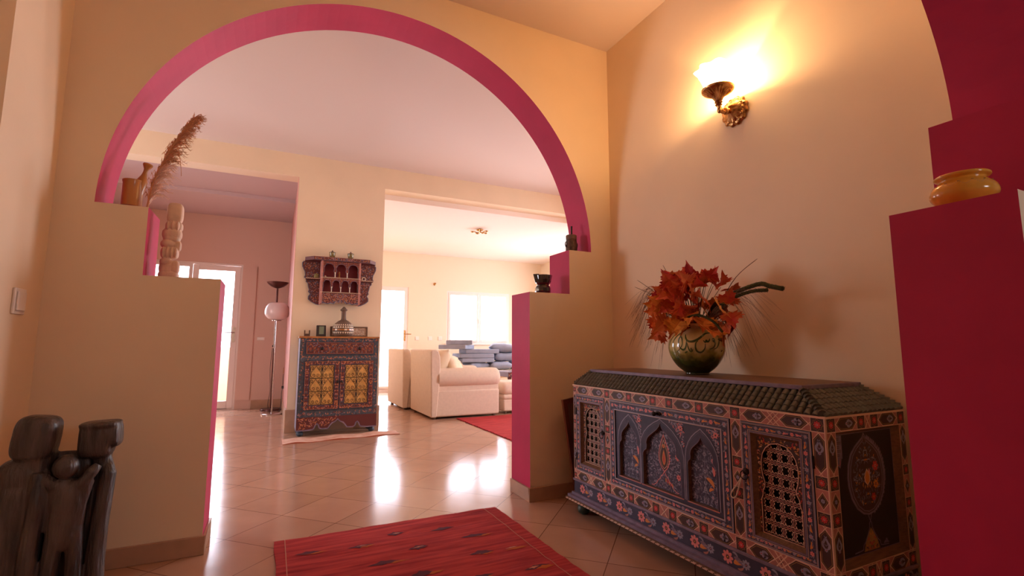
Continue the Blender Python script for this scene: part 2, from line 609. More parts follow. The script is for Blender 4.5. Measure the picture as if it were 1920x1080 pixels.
# wall across the hall: two wide openings and the pier with the cabinet
sbox('wall_middle', 'plaster', (.183, 1.160, 5.93, 6.15, 0, 2.87), (-3.4, 4.6, 5.93, 6.15, 2.87, HZ), (-3.4, -2.7, 5.93, 6.15, 0, 2.87), (4.1, 4.6, 5.93, 6.15, 0, 2.87))
sbox('wall_middle_reveal', 'rose_reveal', (.178, .183, 5.932, 6.15, 0, 2.87))
sbox('wall_between_rooms', 'plaster', (.20, 1.14, 6.15, 10.05, 0, 3.05))
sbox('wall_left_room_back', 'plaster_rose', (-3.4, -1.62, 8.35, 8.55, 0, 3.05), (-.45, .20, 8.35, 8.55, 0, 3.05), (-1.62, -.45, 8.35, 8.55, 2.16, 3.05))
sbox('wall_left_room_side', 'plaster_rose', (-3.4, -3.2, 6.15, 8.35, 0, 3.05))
sbox('wall_right_room_back', 'plaster_pale', (1.14, 1.30, 10.05, 10.25, 0, 3.05), (2.52, 3.36, 10.05, 10.25, 0, 3.05), (1.30, 2.52, 10.05, 10.25, 2.15, 3.05),
     (3.36, 4.86, 10.05, 10.25, 0, .98), (3.36, 4.86, 10.05, 10.25, 2.12, 3.05), (4.86, 5.9, 10.05, 10.25, 0, 3.05))
holed_x('wall_right_room_side', 5.71, 5.9, 6.15, 10.05, 3.05, 7.1, 8.8, .7, 2.2, 'plaster_pale')  # side opening is added, out of view, to brighten the right room
sbox('wall_right_room_front', 'plaster', (4.6, 5.9, 5.93, 6.15, 0, 3.05))
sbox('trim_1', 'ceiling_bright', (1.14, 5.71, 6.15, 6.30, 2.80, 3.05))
sbox('trim_2', 'parapet', (-5, .1, 9.8, 9.95, -.02, .90))
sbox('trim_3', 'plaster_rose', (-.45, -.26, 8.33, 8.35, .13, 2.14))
mat('plaster_shaded', (.58, .27, .23), .75)  # shade on the left room's side wall, put into a darker red colour
sbox('wall_left_room_right', 'plaster_shaded', (.19, .20, 6.15, 8.35, 0, 2.95))

BH, BT = .082, .012
def bb(name, *bs):
    m = M()
    for b in bs: m.box(*b, 'baseboard_tile')
    return struct(m.build(name, bevel=.002, bseg=1))
bb('baseboard_arch_left', (-.89, XL + BT, D0 - BT, D0, 0, BH), (XL, XL + BT, D0, D1, 0, BH))
bb('baseboard_arch_right', (XR - BT, XW, D0 - BT, D0, 0, BH), (XR - BT, XR, D0, D1, 0, BH))
bb('baseboard_left', (-.89, -.878, 2.238, D0 - BT, 0, BH))
bb('baseboard_right', (XW - BT, XW, .7035, D0 - BT, 0, BH))
bb('baseboard_middle', (.168, 1.172, 5.915, 5.93, 0, .245), (.165, .178, 5.93, 6.15, 0, .245), (1.16, 1.172, 5.93, 6.15, 0, .245))
bb('baseboard_left_room', (-.24, .20, 8.335, 8.35, 0, .13), (.178, .19, 6.15, 8.335, 0, .13), (-3.2, -1.66, 8.335, 8.35, 0, .13))
bb('baseboard_right_room', (2.54, 5.71, 10.035, 10.05, 0, .13))

def leaf_frame(m, x0, x1, z0, z1, w, y0, y1, wb=None):
    wb = wb or w
    m.box(x0, x0 + w, y0, y1, z0, z1, 'white_frame'); m.box(x1 - w, x1, y0, y1, z0, z1, 'white_frame')
    m.box(x0 + w, x1 - w, y0, y1, z1 - w, z1, 'white_frame'); m.box(x0 + w, x1 - w, y0, y1, z0, z0 + wb, 'white_frame')
def handle(name, x, y, z, parent, s=-1, m_='chrome'):
    h = M()
    h.box(x - .018, x + .018, y - .008, y, z - .11, z + .11, m_)
    h.tube([(x, y, z + .03), (x, y - .045, z + .03), (x + s * .02, y - .05, z + .03), (x + s * .12, y - .05, z + .03)], .009, m_, 8)
    return h.build(name, parent, smooth=True)
# door_1: glazed double door of the left room
d = struct(bpy.data.objects.new('door_1', None)); col.objects.link(d); d.location = (-1.03, 8.4, 0)
m = M(); leaf_frame(m, -1.62, -.45, 0, 2.16, .03, 8.37, 8.45, .02); m.build('door_frame', d)
m = M(); leaf_frame(m, -1.09, -.48, .02, 2.125, .075, 8.36, 8.41, .11); l1 = m.build('door_leaf', d, bevel=.004)
m = M(); m.box(-1.015, -.555, 8.38, 8.39, .13, 2.05, 'window_glass'); m.build('pane', l1)
handle('door_handle', -.52, 8.36, 1.10, l1)
m = M(); leaf_frame(m, -1.59, -1.095, .02, 2.13, .045, 8.36, 8.41, .11); l2 = m.build('door_leaf', d, bevel=.004)
m = M(); m.box(-1.545, -1.14, 8.38, 8.39, .13, 2.085, 'window_glass'); m.build('pane', l2)
# door_2: glazed terrace door of the right room
d = struct(bpy.data.objects.new('door_2', None)); col.objects.link(d); d.location = (1.9, 10.1, 0)
m = M(); leaf_frame(m, 1.30, 2.52, 0, 2.15, .035, 10.06, 10.14, .07); m.build('door_frame', d)
m = M(); leaf_frame(m, 1.335, 2.485, .07, 2.115, .05, 10.05, 10.10, .05); l1 = m.build('door_leaf', d, bevel=.004)
m = M(); m.box(1.385, 2.435, 10.07, 10.08, .12, 2.06, 'window_glass'); m.build('pane', l1)
handle('door_handle', 2.46, 10.05, 1.14, l1, 1, 'brass')
# window_1
w = struct(bpy.data.objects.new('window_1', None)); col.objects.link(w); w.location = (4.11, 10.1, 1)
m = M(); leaf_frame(m, 3.36, 4.86, .98, 2.12, .035, 10.05, 10.13); m.build('window_frame', w)
for a, b in ((3.395, 4.105), (4.115, 4.825)):
    m = M(); leaf_frame(m, a, b, 1.015, 2.085, .05, 10.04, 10.09); s_ = m.build('window_sash', w, bevel=.004)
    m = M(); m.box(a + .05, b - .05, 10.06, 10.07, 1.065, 2.035, 'window_glass'); m.build('pane', s_)
m = M(); m.box(4.10, 4.12, 10.025, 10.04, 1.42, 1.52, 'white_plastic'); m.build('window_handle', w)
m = M(); m.box(3.33, 4.89, 9.99, 10.05, .955, .98, 'white_frame'); m.build('window_sill', w)

# ------------------------------------------------------------------ small wall fittings
def switch(name, loc, ax, w, h, label, group=None, two=False, m_='white_plastic'):
    """ax: outward direction"""
    t = thing(name, loc, label, 'switch', group)
    o = Vector(loc)
    n = Vector(ax)
    u = Vector((0, 0, 1)).cross(n)
    F = Fr(o, u, (0, 0, 1))
    a = M(); a.fbox(F, -w / 2, w / 2, -h / 2, h / 2, 0, .009, m_); a.build('plate', t, bevel=.003)
    b = M(); b.fbox(F, -w * .36, w * .36, -h * .36, h * .36, .009, .015, m_); b.build('rocker', t, bevel=.002)
    return t
switch('light_switch', (-.89, 2.515, 1.115), (1, 0, 0), .095, .10, 'white square light switch on the left wall by the archway')
switch('light_switch', (-.155, 8.35, 1.04), (0, -1, 0), .10, .05, 'small pale switch plate on the wall beside the globe floor lamp')
for i, x in enumerate((2.72, 3.0, 3.22)):
    switch('light_switch', (x, 10.05, 1.085), (0, -1, 0), .085, .085,
           'white switch plate, %s of three in a row beside the terrace door' % ('left', 'middle', 'right')[i], 'switch plates beside the terrace door')
t = thing('wall_hook', (3.08, 10.05, 2.25), 'small brass hook high on the bright wall left of the window', 'hook')
m = M(); m.lathe((3.08, 10.05, 2.25), [(.03, 0), (.03, .01), (.012, .02)], 'brass', 12, (0, -1, 0)); m.build('rose', t, smooth=True)
m = M(); m.tube([(3.08, 10.03, 2.25), (3.08, 9.98, 2.24), (3.08, 9.97, 2.27)], .007, 'brass', 8); m.build('hook', t, smooth=True)
# power socket and cable loop by the floor lamps
t = thing('power_socket', (.197, 8.0, .33), 'pale power socket with black plug low on the wall behind the floor lamps', 'socket')
m = M(); m.box(.188, .20, 7.96, 8.04, .29, .37, 'white_plastic'); m.build('plate', t, bevel=.002)
m = M(); m.box(.160, .188, 7.98, 8.02, .31, .35, 'black_plastic'); m.build('plug', t, bevel=.004)

# ------------------------------------------------------------------ wall sconce
t = thing('wall_sconce', (XW, 1.655, 2.165), 'lit brass wall sconce with ornate rosette and frosted glass petals', 'lamp')
m = M()
c = (XW, 1.655, 2.165)
R_ = [(.074, .0), (.078, .008), (.070, .018), (.062, .020), (.056, .030), (.040, .036), (.030, .046), (.016, .054), (.0, .058)]
m.lathe(c, R_, 'brass', 96, (-1, 0, 0), fn=lambda t, z: 1 + .05 * math.cos(12 * t) * (z < .02))
for k in range(12):
    a = 2 * PI * k / 12
    m.ell((XW - .022, c[1] + .056 * math.cos(a), c[2] + .056 * math.sin(a)), (.008, .010, .010), 'brass', 8, 6)
for k in range(6):
    a = 2 * PI * k / 6
    m.tube([(XW - .02, c[1] + r * math.cos(a + s), c[2] + r * math.sin(a + s)) for r, s in ((.066, 0), (.055, .3), (.040, .35), (.030, .1))], [.003, .005, .005, .003], 'brass', 6)
m.build('backplate', t, smooth=True)
m = M()
m.tube(curve([(XW - .05, 1.655, 2.165), (XW - .085, 1.655, 2.145), (XW - .12, 1.652, 2.15), (XW - .132, 1.650, 2.175)], 6), .011, 'brass', 10)
m.ell((XW - .075, 1.655, 2.153), (.020, .018, .020), 'brass', 14, 10)
m.ell((XW - .128, 1.650, 2.143), (.012, .012, .016), 'brass', 12, 8)
m.lathe((XW - .132, 1.650, 2.165), [(.012, 0), (.018, .006), (.012, .014), (.020, .020), (.014, .028)], 'brass', 20)
m.build('arm', t, smooth=True)
m = M()
bc = (XW - .132, 1.650, 2.19)
m.lathe(bc, [(.014, 0), (.020, .008), (.026, .020), (.036, .032), (.056, .044), (.074, .052), (.079, .058), (.080, .066), (.074, .068), (.054, .054), (.028, .036)], 'brass', 96, fn=lambda t, z: 1 + .05 * math.cos(24 * t) * (.006 < z < .048))
m.build('bowl', t, smooth=True)
m = M()
pr_ = [(.030, .052), (.052, .062), (.064, .085), (.074, .115), (.088, .150), (.104, .172)]
m.lathe(bc, pr_, 'frosted_shade', 48, cap=False, fn=lambda t, z: 1 + .10 * (z - .052) / .12 * math.cos(8 * t))
m.build('glass_shade', t, smooth=True)
m = M(); m.ell((bc[0], bc[1], bc[2] + .128), (.018, .018, .022), 'bulb_glow', 16, 10); m.build('bulb', t, smooth=True)
l = bpy.data.lights.new('sconce_light', 'POINT'); l.energy = 32; l.color = (1, .56, .25); l.shadow_soft_size = .016
lo = bpy.data.objects.new('sconce_light', l); col.objects.link(lo); lo.location = (bc[0], bc[1], bc[2] + .086)

# ------------------------------------------------------------------ painted ornament
def flower(m, F, u, v, r, pet, c1, c2, d=.0012, k=8, ph=0):
    for i in range(k):
        a = ph + 2 * PI * i / k
        ca, sa = math.cos(a), math.sin(a)
        P = [(0.12, 0), (.55, .30 * 8 / k * .8), (.85, .20 * 8 / k), (1, 0), (.85, -.20 * 8 / k), (.55, -.30 * 8 / k * .8)]
        m.poly(F, [(u + r * (x * ca - y * sa), v + r * (x * sa + y * ca)) for x, y in P], pet, d)
    m.poly(F, [(u + r * .30 * math.cos(2 * PI * i / 8), v + r * .30 * math.sin(2 * PI * i / 8)) for i in range(8)], c1, d + .0003)
    if c2:
        m.poly(F, [(u + r * .14 * math.cos(2 * PI * i / 6), v + r * .14 * math.sin(2 * PI * i / 6)) for i in range(6)], c2, d + .0005)
def comma(m, F, u, v, a, L, w, c, d=.0011, curl=1.2):
    """curved leaf: starts at u,v in direction a and bends"""
    n = 6
    x, y, t = u, v, a
    A, B = [], []
    for i in range(n + 1):
        k = w * math.sin(PI * min(1, (i + .35) / (n + .2))) ** .8 * .5
        A.append((x - math.sin(t) * k, y + math.cos(t) * k)); B.append((x + math.sin(t) * k, y - math.cos(t) * k))
        x += math.cos(t) * L / n; y += math.sin(t) * L / n; t += curl / n
    vs = [F.p(p, q, d) for p, q in A] + [F.p(p, q, d) for p, q in B]
    m.add(vs, [(i, i + 1, n + 2 + i, n + 1 + i) for i in range(n)], c)
def uv(F, along, off=0):
    return F
class Band:
    """maps (s along, t across) onto a frame, horizontally or vertically"""
    def __init__(s, F, u0, v0, horiz=True):
        if horiz: s.fr = Fr(F.p(u0, v0), F.u, F.v)
        else: s.fr = Fr(F.p(u0, v0), F.v, -F.u)
def cartouche(m, F, s0, s1, h, d=.0006, light='c_cream', field='c_dark', scroll='c_lav', rnd=None):
    """elongated hexagon with scroll work, in band of height h centred on v=0"""
    q = h * .46
    e = min(h * .5, (s1 - s0) * .3)
    hexa = lambda g: [(s0 + g * 1.2, 0), (s0 + e + g * .4, q - g), (s1 - e - g * .4, q - g), (s1 - g * 1.2, 0), (s1 - e - g * .4, -q + g), (s0 + e + g * .4, -q + g)]
    m.poly(F, hexa(0), light, d)
    m.poly(F, hexa(h * .055), field, d + .0002)
    m.poly(F, hexa(h * .12), 'c_ochre', d + .0004)
    m.poly(F, hexa(h * .15), field, d + .0006)
    for a_, g_ in ((s0, 1), (s1, -1)):
        for sy in (1, -1):
            m.stroke(F, [(a_ + g_ * e * .3, -sy * q * .3), (a_ - g_ * e * .62, sy * q * .62), (a_ - g_ * e * .95, sy * q * .95)], h * .055, light, d + .0001)
    c = (s0 + s1) / 2
    L = (s1 - s0) / 2 - h * .42
    for sx in (1, -1):
        G = Fr(F.p(c, 0), F.u * sx, F.v)
        sgn = 1
        for sy in (1, -1):
            comma(m, G, .002, sy * h * .05, sy * .9, L * .65, h * .17, scroll, d + .0009, -1.6 * sy)
            comma(m, G, L * .30, sy * h * .20, -sy * .2, L * .75, h * .15, scroll, d + .0009, -.6 * sy)
            comma(m, G, L * .25, -sy * h * .02, sy * .5, L * .3, h * .08, 'c_mauve', d + .0010, 1.2 * sy)
    flower(m, F, c, 0, h * .13, scroll, 'c_red', None, d + .0011, 6)
def startile(m, F, s0, s1, h, d=.0006):
    c = (s0 + s1) / 2
    r = min(h, s1 - s0) * .48
    st = lambda k: [(c + k * r * (1 if i % 2 == 0 else .80) * math.cos(PI * i / 8 + 0) * (1.12 if i % 4 == 0 else 1) , k * r * (1 if i % 2 == 0 else .80) * math.sin(PI * i / 8) * (1.12 if i % 4 == 0 else 1)) for i in range(16)]
    sq = lambda k: [(c - k * r, -k * r), (c + k * r, -k * r), (c + k * r, k * r), (c - k * r, k * r)]
    m.poly(F, sq(.98), 'c_cream', d)
    m.poly(F, sq(.90), 'c_dark', d + .0002)
    m.poly(F, st(.80), 'c_ochre', d + .0004)
    m.poly(F, st(.74), 'c_dark', d + .0006)
    flower(m, F, c, 0, r * .55, 'c_red', 'c_pink', 'c_dark', d + .0009, 8)
def crossing(m, F, s0, s1, h, d=.0006, dbl=False):
    n = max(1, round((s1 - s0) / (h * .75)))
    w = h * .07
    for i in range(n):
        a, b = s0 + (s1 - s0) * i / n, s0 + (s1 - s0) * (i + 1) / n
        for P in ([(a, -h * .46), (b, h * .46)], [(a, h * .46), (b, -h * .46)]):
            m.stroke(F, P, w, 'c_cream', d + .0003)
            if dbl: m.stroke(F, [(x + h * .2, y) for x, y in P], w, 'c_cream', d + .0003)
        c = (a + b) / 2
        m.poly(F, [(c - h * .13, 0), (c, h * .17), (c + h * .13, 0), (c, -h * .17)], 'c_dark', d + .0002)
def band(m, F, items, h, edge=True):
    """items: list of (kind, s0, s1); F centred on the band"""
    a, b = items[0][1], items[-1][2]
    m.rect(F, a, -h / 2, b, h / 2, 'c_rose', .0003)
    if edge:
        m.rect(F, a, h * .46, b, h * .5, 'c_cream', .0005); m.rect(F, a, -h * .5, b, -h * .46, 'c_cream', .0005)
    for k, s0, s1 in items:
        if k == 'C': cartouche(m, F, s0, s1, h)
        elif k == 'S': startile(m, F, s0, s1, h)
        elif k == 'X': crossing(m, F, s0, s1, h)
        elif k == 'D':
            c, q = (s0 + s1) / 2, h * .44
            for g, cc, dd in ((0, 'c_cream', .0006), (.06, 'c_dark', .0008), (.13, 'c_ochre', .001), (.17, 'c_dark', .0012)):
                m.poly(F, [(s0 + g * h, 0), (c, q - g * h), (s1 - g * h, 0), (c, -q + g * h)], cc, dd)
            flower(m, F, c, 0, h * .16, 'c_lav', 'c_mauve', None, .0015, 6)
def seq(s0, s1, spec, h):
    """spec string like 'CXC' spread over s0..s1: widths weighted"""
    wt = {'C': 2.3, 'S': 1.0, 'X': .55, 'D': 1.0, 'x': 1.0}
    tot = sum(wt[c] for c in spec)
    out, p = [], s0
    for c in spec:
        q = p + (s1 - s0) * wt[c] / tot
        out.append(('X' if c == 'x' else c, p, q)); p = q
    return out
def vine(m, F, s0, s1, h, seed=0, pal=('c_pink', 'c_orange', 'c_slate', 'c_lav'), step=None):
    """running border of little flowers and leaves on a dark ground"""
    rnd = random.Random(seed)
    m.rect(F, s0, -h / 2, s1, h / 2, 'c_navy', .0004)
    n = max(2, round((s1 - s0) / (step or h * .95)))
    pts = []
    for i in range(n * 4 + 1):
        s_ = s0 + (s1 - s0) * i / (n * 4)
        pts.append((s_, h * .16 * math.sin(i * PI / 4 + seed)))
    m.stroke(F, pts, h * .05, 'c_lav', .0006)
    for i in range(n):
        s_ = s0 + (s1 - s0) * (i + .5) / n
        if i % 2 == 0:
            flower(m, F, s_, 0, h * .30, pal[0] if i % 4 == 0 else pal[3], 'c_red', 'c_cream', .001, 6)
        else:
            c = pal[1] if rnd.random() < .6 else pal[0]
            sg = 1 if (i // 2) % 2 else -1
            comma(m, F, s_ - h * .45, -h * .20 * sg, .8 * sg, h * 1.0, h * .34, c, .001, -1.6 * sg)
            comma(m, F, s_ + h * .35, h * .2 * sg, PI + .5 * sg, h * .6, h * .15, pal[2], .0012, -1.1 * sg)
        for k in range(4):
            comma(m, F, s_ + rnd.uniform(-.4, .4) * h, rnd.uniform(-.3, .3) * h, rnd.uniform(0, 6.3), h * .35, h * .1, rnd.choice(('c_lav', 'c_slate', 'c_mauve')), .0008, rnd.uniform(-2, 2))
def inside(P, x, y):
    r = False
    j = len(P) - 1
    for i in range(len(P)):
        if (P[i][1] > y) != (P[j][1] > y) and x < (P[j][0] - P[i][0]) * (y - P[i][1]) / (P[j][1] - P[i][1]) + P[i][0]: r = not r
        j = i
    return r
def scrolls(m, F, P, n, sz, seed, pal, d=.001, mirror=None, curl=2.4, wr=.26):
    """fills outline P with curling leaves, mirrored about u=mirror"""
    rnd = random.Random(seed)
    us, vs = [p[0] for p in P], [p[1] for p in P]
    done = 0
    pts = []
    for _ in range(n * 30):
        u, v = rnd.uniform(min(us), mirror if mirror is not None else max(us)), rnd.uniform(min(vs), max(vs))
        if not inside(P, u, v): continue
        if any((u - a) ** 2 + (v - b) ** 2 < (sz * .46) ** 2 for a, b in pts): continue
        t = rnd.uniform(0, 2 * PI)
        if not inside(P, u + math.cos(t) * sz * .6, v + math.sin(t) * sz * .6): continue
        pts.append((u, v))
        cu = rnd.choice((-1, 1)) * curl * rnd.uniform(.6, 1.1)
        L = sz * rnd.uniform(.7, 1.25)
        c = rnd.choice(pal)
        comma(m, F, u, v, t, L, L * wr, c, d + rnd.uniform(0, .0003), cu)
        if mirror is not None:
            comma(m, F, 2 * mirror - u, v, PI - t, L, L * wr, c, d + rnd.uniform(0, .0003), -cu)
        done += 1
        if done >= n: break

# ------------------------------------------------------------------ the painted chest
CX, CY0, CY1, CXB = 1.62, 1.0, 2.47, 2.089
FF = Fr((CX, CY1, 0), (0, -1, 0), (0, 0, 1))       # front face, u runs towards the viewer's right
FS = Fr((CX, CY0, 0), (1, 0, 0), (0, 0, 1))        # near end face
UL, SD = CY1 - CY0, CXB - CX
Z0, Z1, Z2, Z3 = .178, .237, .666, .716
chest = thing('painted_chest', (1.85, 1.735, 0), 'long carved chest painted with floral panels, lattice doors and a tiled roof lid', 'chest')
# carcass: four bands and stiles, dark inside
m = M()
FL = ((0, .028), (.300, .345), (1.103, 1.150), (1.424, UL))
for a, b in FL: m.fbox(FF, a, b, Z1, Z2, -.03, 0, 'c_rose')
m.fbox(FF, 0, UL, Z2, Z3, -.03, 0, 'c_rose'); m.fbox(FF, 0, UL, Z0, Z1, -.03, 0, 'c_rose')
m.fbox(FF, 0, UL, .105, Z0, -.03, 0, 'c_navy')
for a, b in ((.03, .052), (.430, SD)): m.fbox(FS, a, b, Z1, Z2, -.03, 0, 'c_rose')
m.fbox(FS, .03, SD, Z2, Z3, -.03, 0, 'c_rose'); m.fbox(FS, .03, SD, Z0, Z1, -.03, 0, 'c_rose'); m.fbox(FS, .03, SD, .105, Z0, -.03, 0, 'c_navy')
m.box(CX + .03, CXB, CY1 - .03, CY1, .105, Z3, 'c_navy')          # far end
m.box(CXB - .02, CXB, CY0 + .03, CY1 - .03, .105, Z3, 'c_black')   # back
m.box(CX + .03, CXB - .02, CY0 + .03, CY1 - .03, .105, .13, 'c_black')
m.box(CX + .03, CXB, CY0 + .03, CY1 - .03, Z3 - .01, Z3, 'c_black')
m.box(CX + .06, CX + .065, CY0 + .04, CY1 - .03, .13, Z3 - .01, 'c_black')
# painted bands, front
for z_, h_ in (((Z2 + Z3) / 2, Z3 - Z2), ((Z0 + Z1) / 2, Z1 - Z0)):
    G = Fr(FF.p(0, z_), FF.u, FF.v)
    it = [('S', 0, .030)] + seq(.036, .294, 'CXC', h_) + [('S', .298, .347)] + seq(.354, 1.096, 'CSCSxSCSC', h_) + [('S', 1.101, 1.152)] + seq(1.158, 1.416, 'CxC', h_) + [('S', 1.420, UL)]
    band(m, G, it, h_)
    G = Fr(FS.p(0, z_), FS.u, FS.v)
    band(m, G, seq(.004, SD, 'SCSXSCS', h_), h_)
for a, b in FL:
    w_ = b - a
    G = Fr(FF.p((a + b) / 2, 0), FF.v, -FF.u)
    band(m, G, seq(Z1, Z2, 'CSDSC' if w_ > .03 else 'CSDSC', w_), w_)
for a, b in ((0.003, .052), (.430, SD)):
    w_ = b - a
    G = Fr(FS.p((a + b) / 2, 0), FS.v, -FS.u)
    band(m, G, seq(Z1, Z2, 'CSDSC', w_), w_)
m.stroke(FS, [(.0015, Z0), (.0015, Z3)], .004, 'c_cream', .0012); m.stroke(FF, [(UL - .0015, Z0), (UL - .0015, Z3)], .004, 'c_cream', .0012)
# floral plinth frieze
def frieze(F, s0, s1):
    h = Z0 - .105
    zc = (Z0 + .105) / 2
    G = Fr(F.p(0, zc), F.u, F.v)
    m.rect(G, s0, -h / 2, s1, h / 2, 'c_navy', .0003)
    P = .155
    n = max(1, round((s1 - s0) / P))
    P = (s1 - s0) / n
    for i in range(n):
        c = s0 + P * (i + .5)
        flower(m, G, c, 0, h * .36, 'c_pink', 'c_dark', 'c_orange', .0012, 8)
        flower(m, G, c + P / 2 if i < n - 1 else c + P / 2 - .01, 0, h * .26, 'c_lav', 'c_navy', 'c_pink', .0012, 8)
        for sx in (1, -1):
            H_ = Fr(G.p(c, 0), G.u * sx, G.v)
            comma(m, H_, h * .38, -h * .18, .75, P * .26, h * .30, 'c_orange', .0008, -1.5)
            comma(m, H_, h * .40, h * .12, .0, P * .28, h * .24, 'c_mauve', .0010, -1.1)
            comma(m, H_, h * .30, h * .34, .2, P * .2, h * .12, 'c_lav', .0009, -1.8)
            comma(m, H_, h * .6, -h * .36, -.1, P * .2, h * .12, 'c_rose', .0009, 1.4)
            for k in range(5):
                u_ = h * .45 + k * P * .045
                m.poly(H_, [(u_, -h * .02 + .002 * k), (u_ + .002, .001 + .002 * k - h * .02), (u_ + .004, -h * .02 + .002 * k), (u_ + .002, -.002 + .002 * k - h * .02)], 'c_cream', .0016)
frieze(FF, 0, UL); frieze(FS, 0.003, SD)
body = m.build('carcass', chest)
# mouldings: bead above the frieze and stepped rim at the foot
m = M()
for z0_, z1_, o_ in ((Z0 - .004, Z0 + .008, .008),):
    m.box(CX - o_, CXB, CY0 - o_, CY1 + o_ * .5, z0_, z1_, 'c_mauve')
m.build('waist_moulding', chest, bevel=.003)
m = M()
m.box(CX - .012, CXB, CY0 - .012, CY1 + .012, .097, .110, 'c_mauve')
m.box(CX - .032, CXB, CY0 - .032, CY1 + .025, .083, .097, 'c_mauve')
m.box(CX - .042, CXB, CY0 - .042, CY1 + .032, .070, .083, 'c_wood')
G = Fr((CX - .042, CY1 + .03, 0), (0, -1, 0), (0, 0, 1))
for k in range(52):
    u0 = k * .0295
    m.rect(G, u0, .0725, u0 + .022, .0765, 'c_cream', .0008); m.rect(G, u0 + .010, .0775, u0 + .028, .0805, 'c_cream', .0008)
m.build('foot_rim', chest)
for x, y in ((CX + .02, CY1 - .06), (CX + .02, CY0 + .06), (CXB - .05, CY1 - .06), (CXB - .05, CY0 + .06)):
    m = M(); m.lathe((x, y, 0), [(.014, 0), (.030, .010), (.036, .028), (.031, .046), (.018, .055), (.022, .062), (.024, .071)], 'c_green', 20); m.build('foot', chest, smooth=True, origin=(x, y, 0))

def keyhole(u0, u1, v0, v1):
    """horseshoe arch outline standing on the opening's bottom edge"""
    c, w = (u0 + u1) / 2, (u1 - u0) / 2
    P = [(c - w, v0), (c + w, v0)]
    h = v1 - v0
    top = [(1.0, .36), (.93, .40), (.90, .46), (.80, .50), (.78, .55), (.88, .62), (.93, .70), (.92, .78), (.84, .86), (.66, .93), (.40, .98), (0, 1.0)]
    P += [(c + w * a, v0 + h * b) for a, b in top] + [(c - w * a, v0 + h * b) for a, b in top[-2::-1]]
    return P
def lattice(m, F, u0, u1, v0, v1, nu, nv, d):
    pu, pv = (u1 - u0) / nu, (v1 - v0) / nv
    def strip(s0, s1, c, hw, vert, mt, dd, tooth):
        n = max(2, int((s1 - s0) / tooth))
        T = (s1 - s0) / n
        A, B = [], []
        for i in range(n):
            k = hw * (1 if i % 2 else .62)
            A += [(s0 + T * i, k), (s0 + T * (i + 1), k)]
        vs = []
        for s_, k in A:
            for sg in (1, -1):
                vs.append(F.p(c + sg * k, s_, dd) if vert else F.p(s_, c + sg * k, dd))
        q = len(A)
        m.add(vs, [(2 * i, 2 * i + 1, 2 * i + 3, 2 * i + 2) for i in range(q - 1)], mt)
    for i in range(nu + 1):
        c = u0 + pu * i
        if i in (0,): c += pu * .1
        strip(v0, v1, c, pu * .26, True, 'c_cream', d, pv / 6)
        strip(v0, v1, c, pu * .175, True, 'c_dark', d + .0004, pv / 6)
        strip(v0, v1, c, pu * .05, True, 'c_rose', d + .0008, pv / 3)
    for j in range(nv + 1):
        c = v0 + pv * j
        strip(u0, u1, c, pv * .23, False, 'c_cream', d + .001, pu / 6)
        strip(u0, u1, c, pv * .155, False, 'c_dark', d + .0014, pu / 6)
        strip(u0, u1, c, pv * .04, False, 'c_rose', d + .0018, pu / 3)
    # solid bars behind the painted faces give the grille its thickness
    for i in range(nu + 1):
        c = u0 + pu * i
        m.fbox(F, c - pu * .17, c + pu * .17, v0, v1, d - .008, d - .0002, 'c_dark')
    for j in range(nv + 1):
        c = v0 + pv * j
        m.fbox(F, u0, u1, c - pv * .15, c + pv * .15, d - .008, d - .0002, 'c_dark')
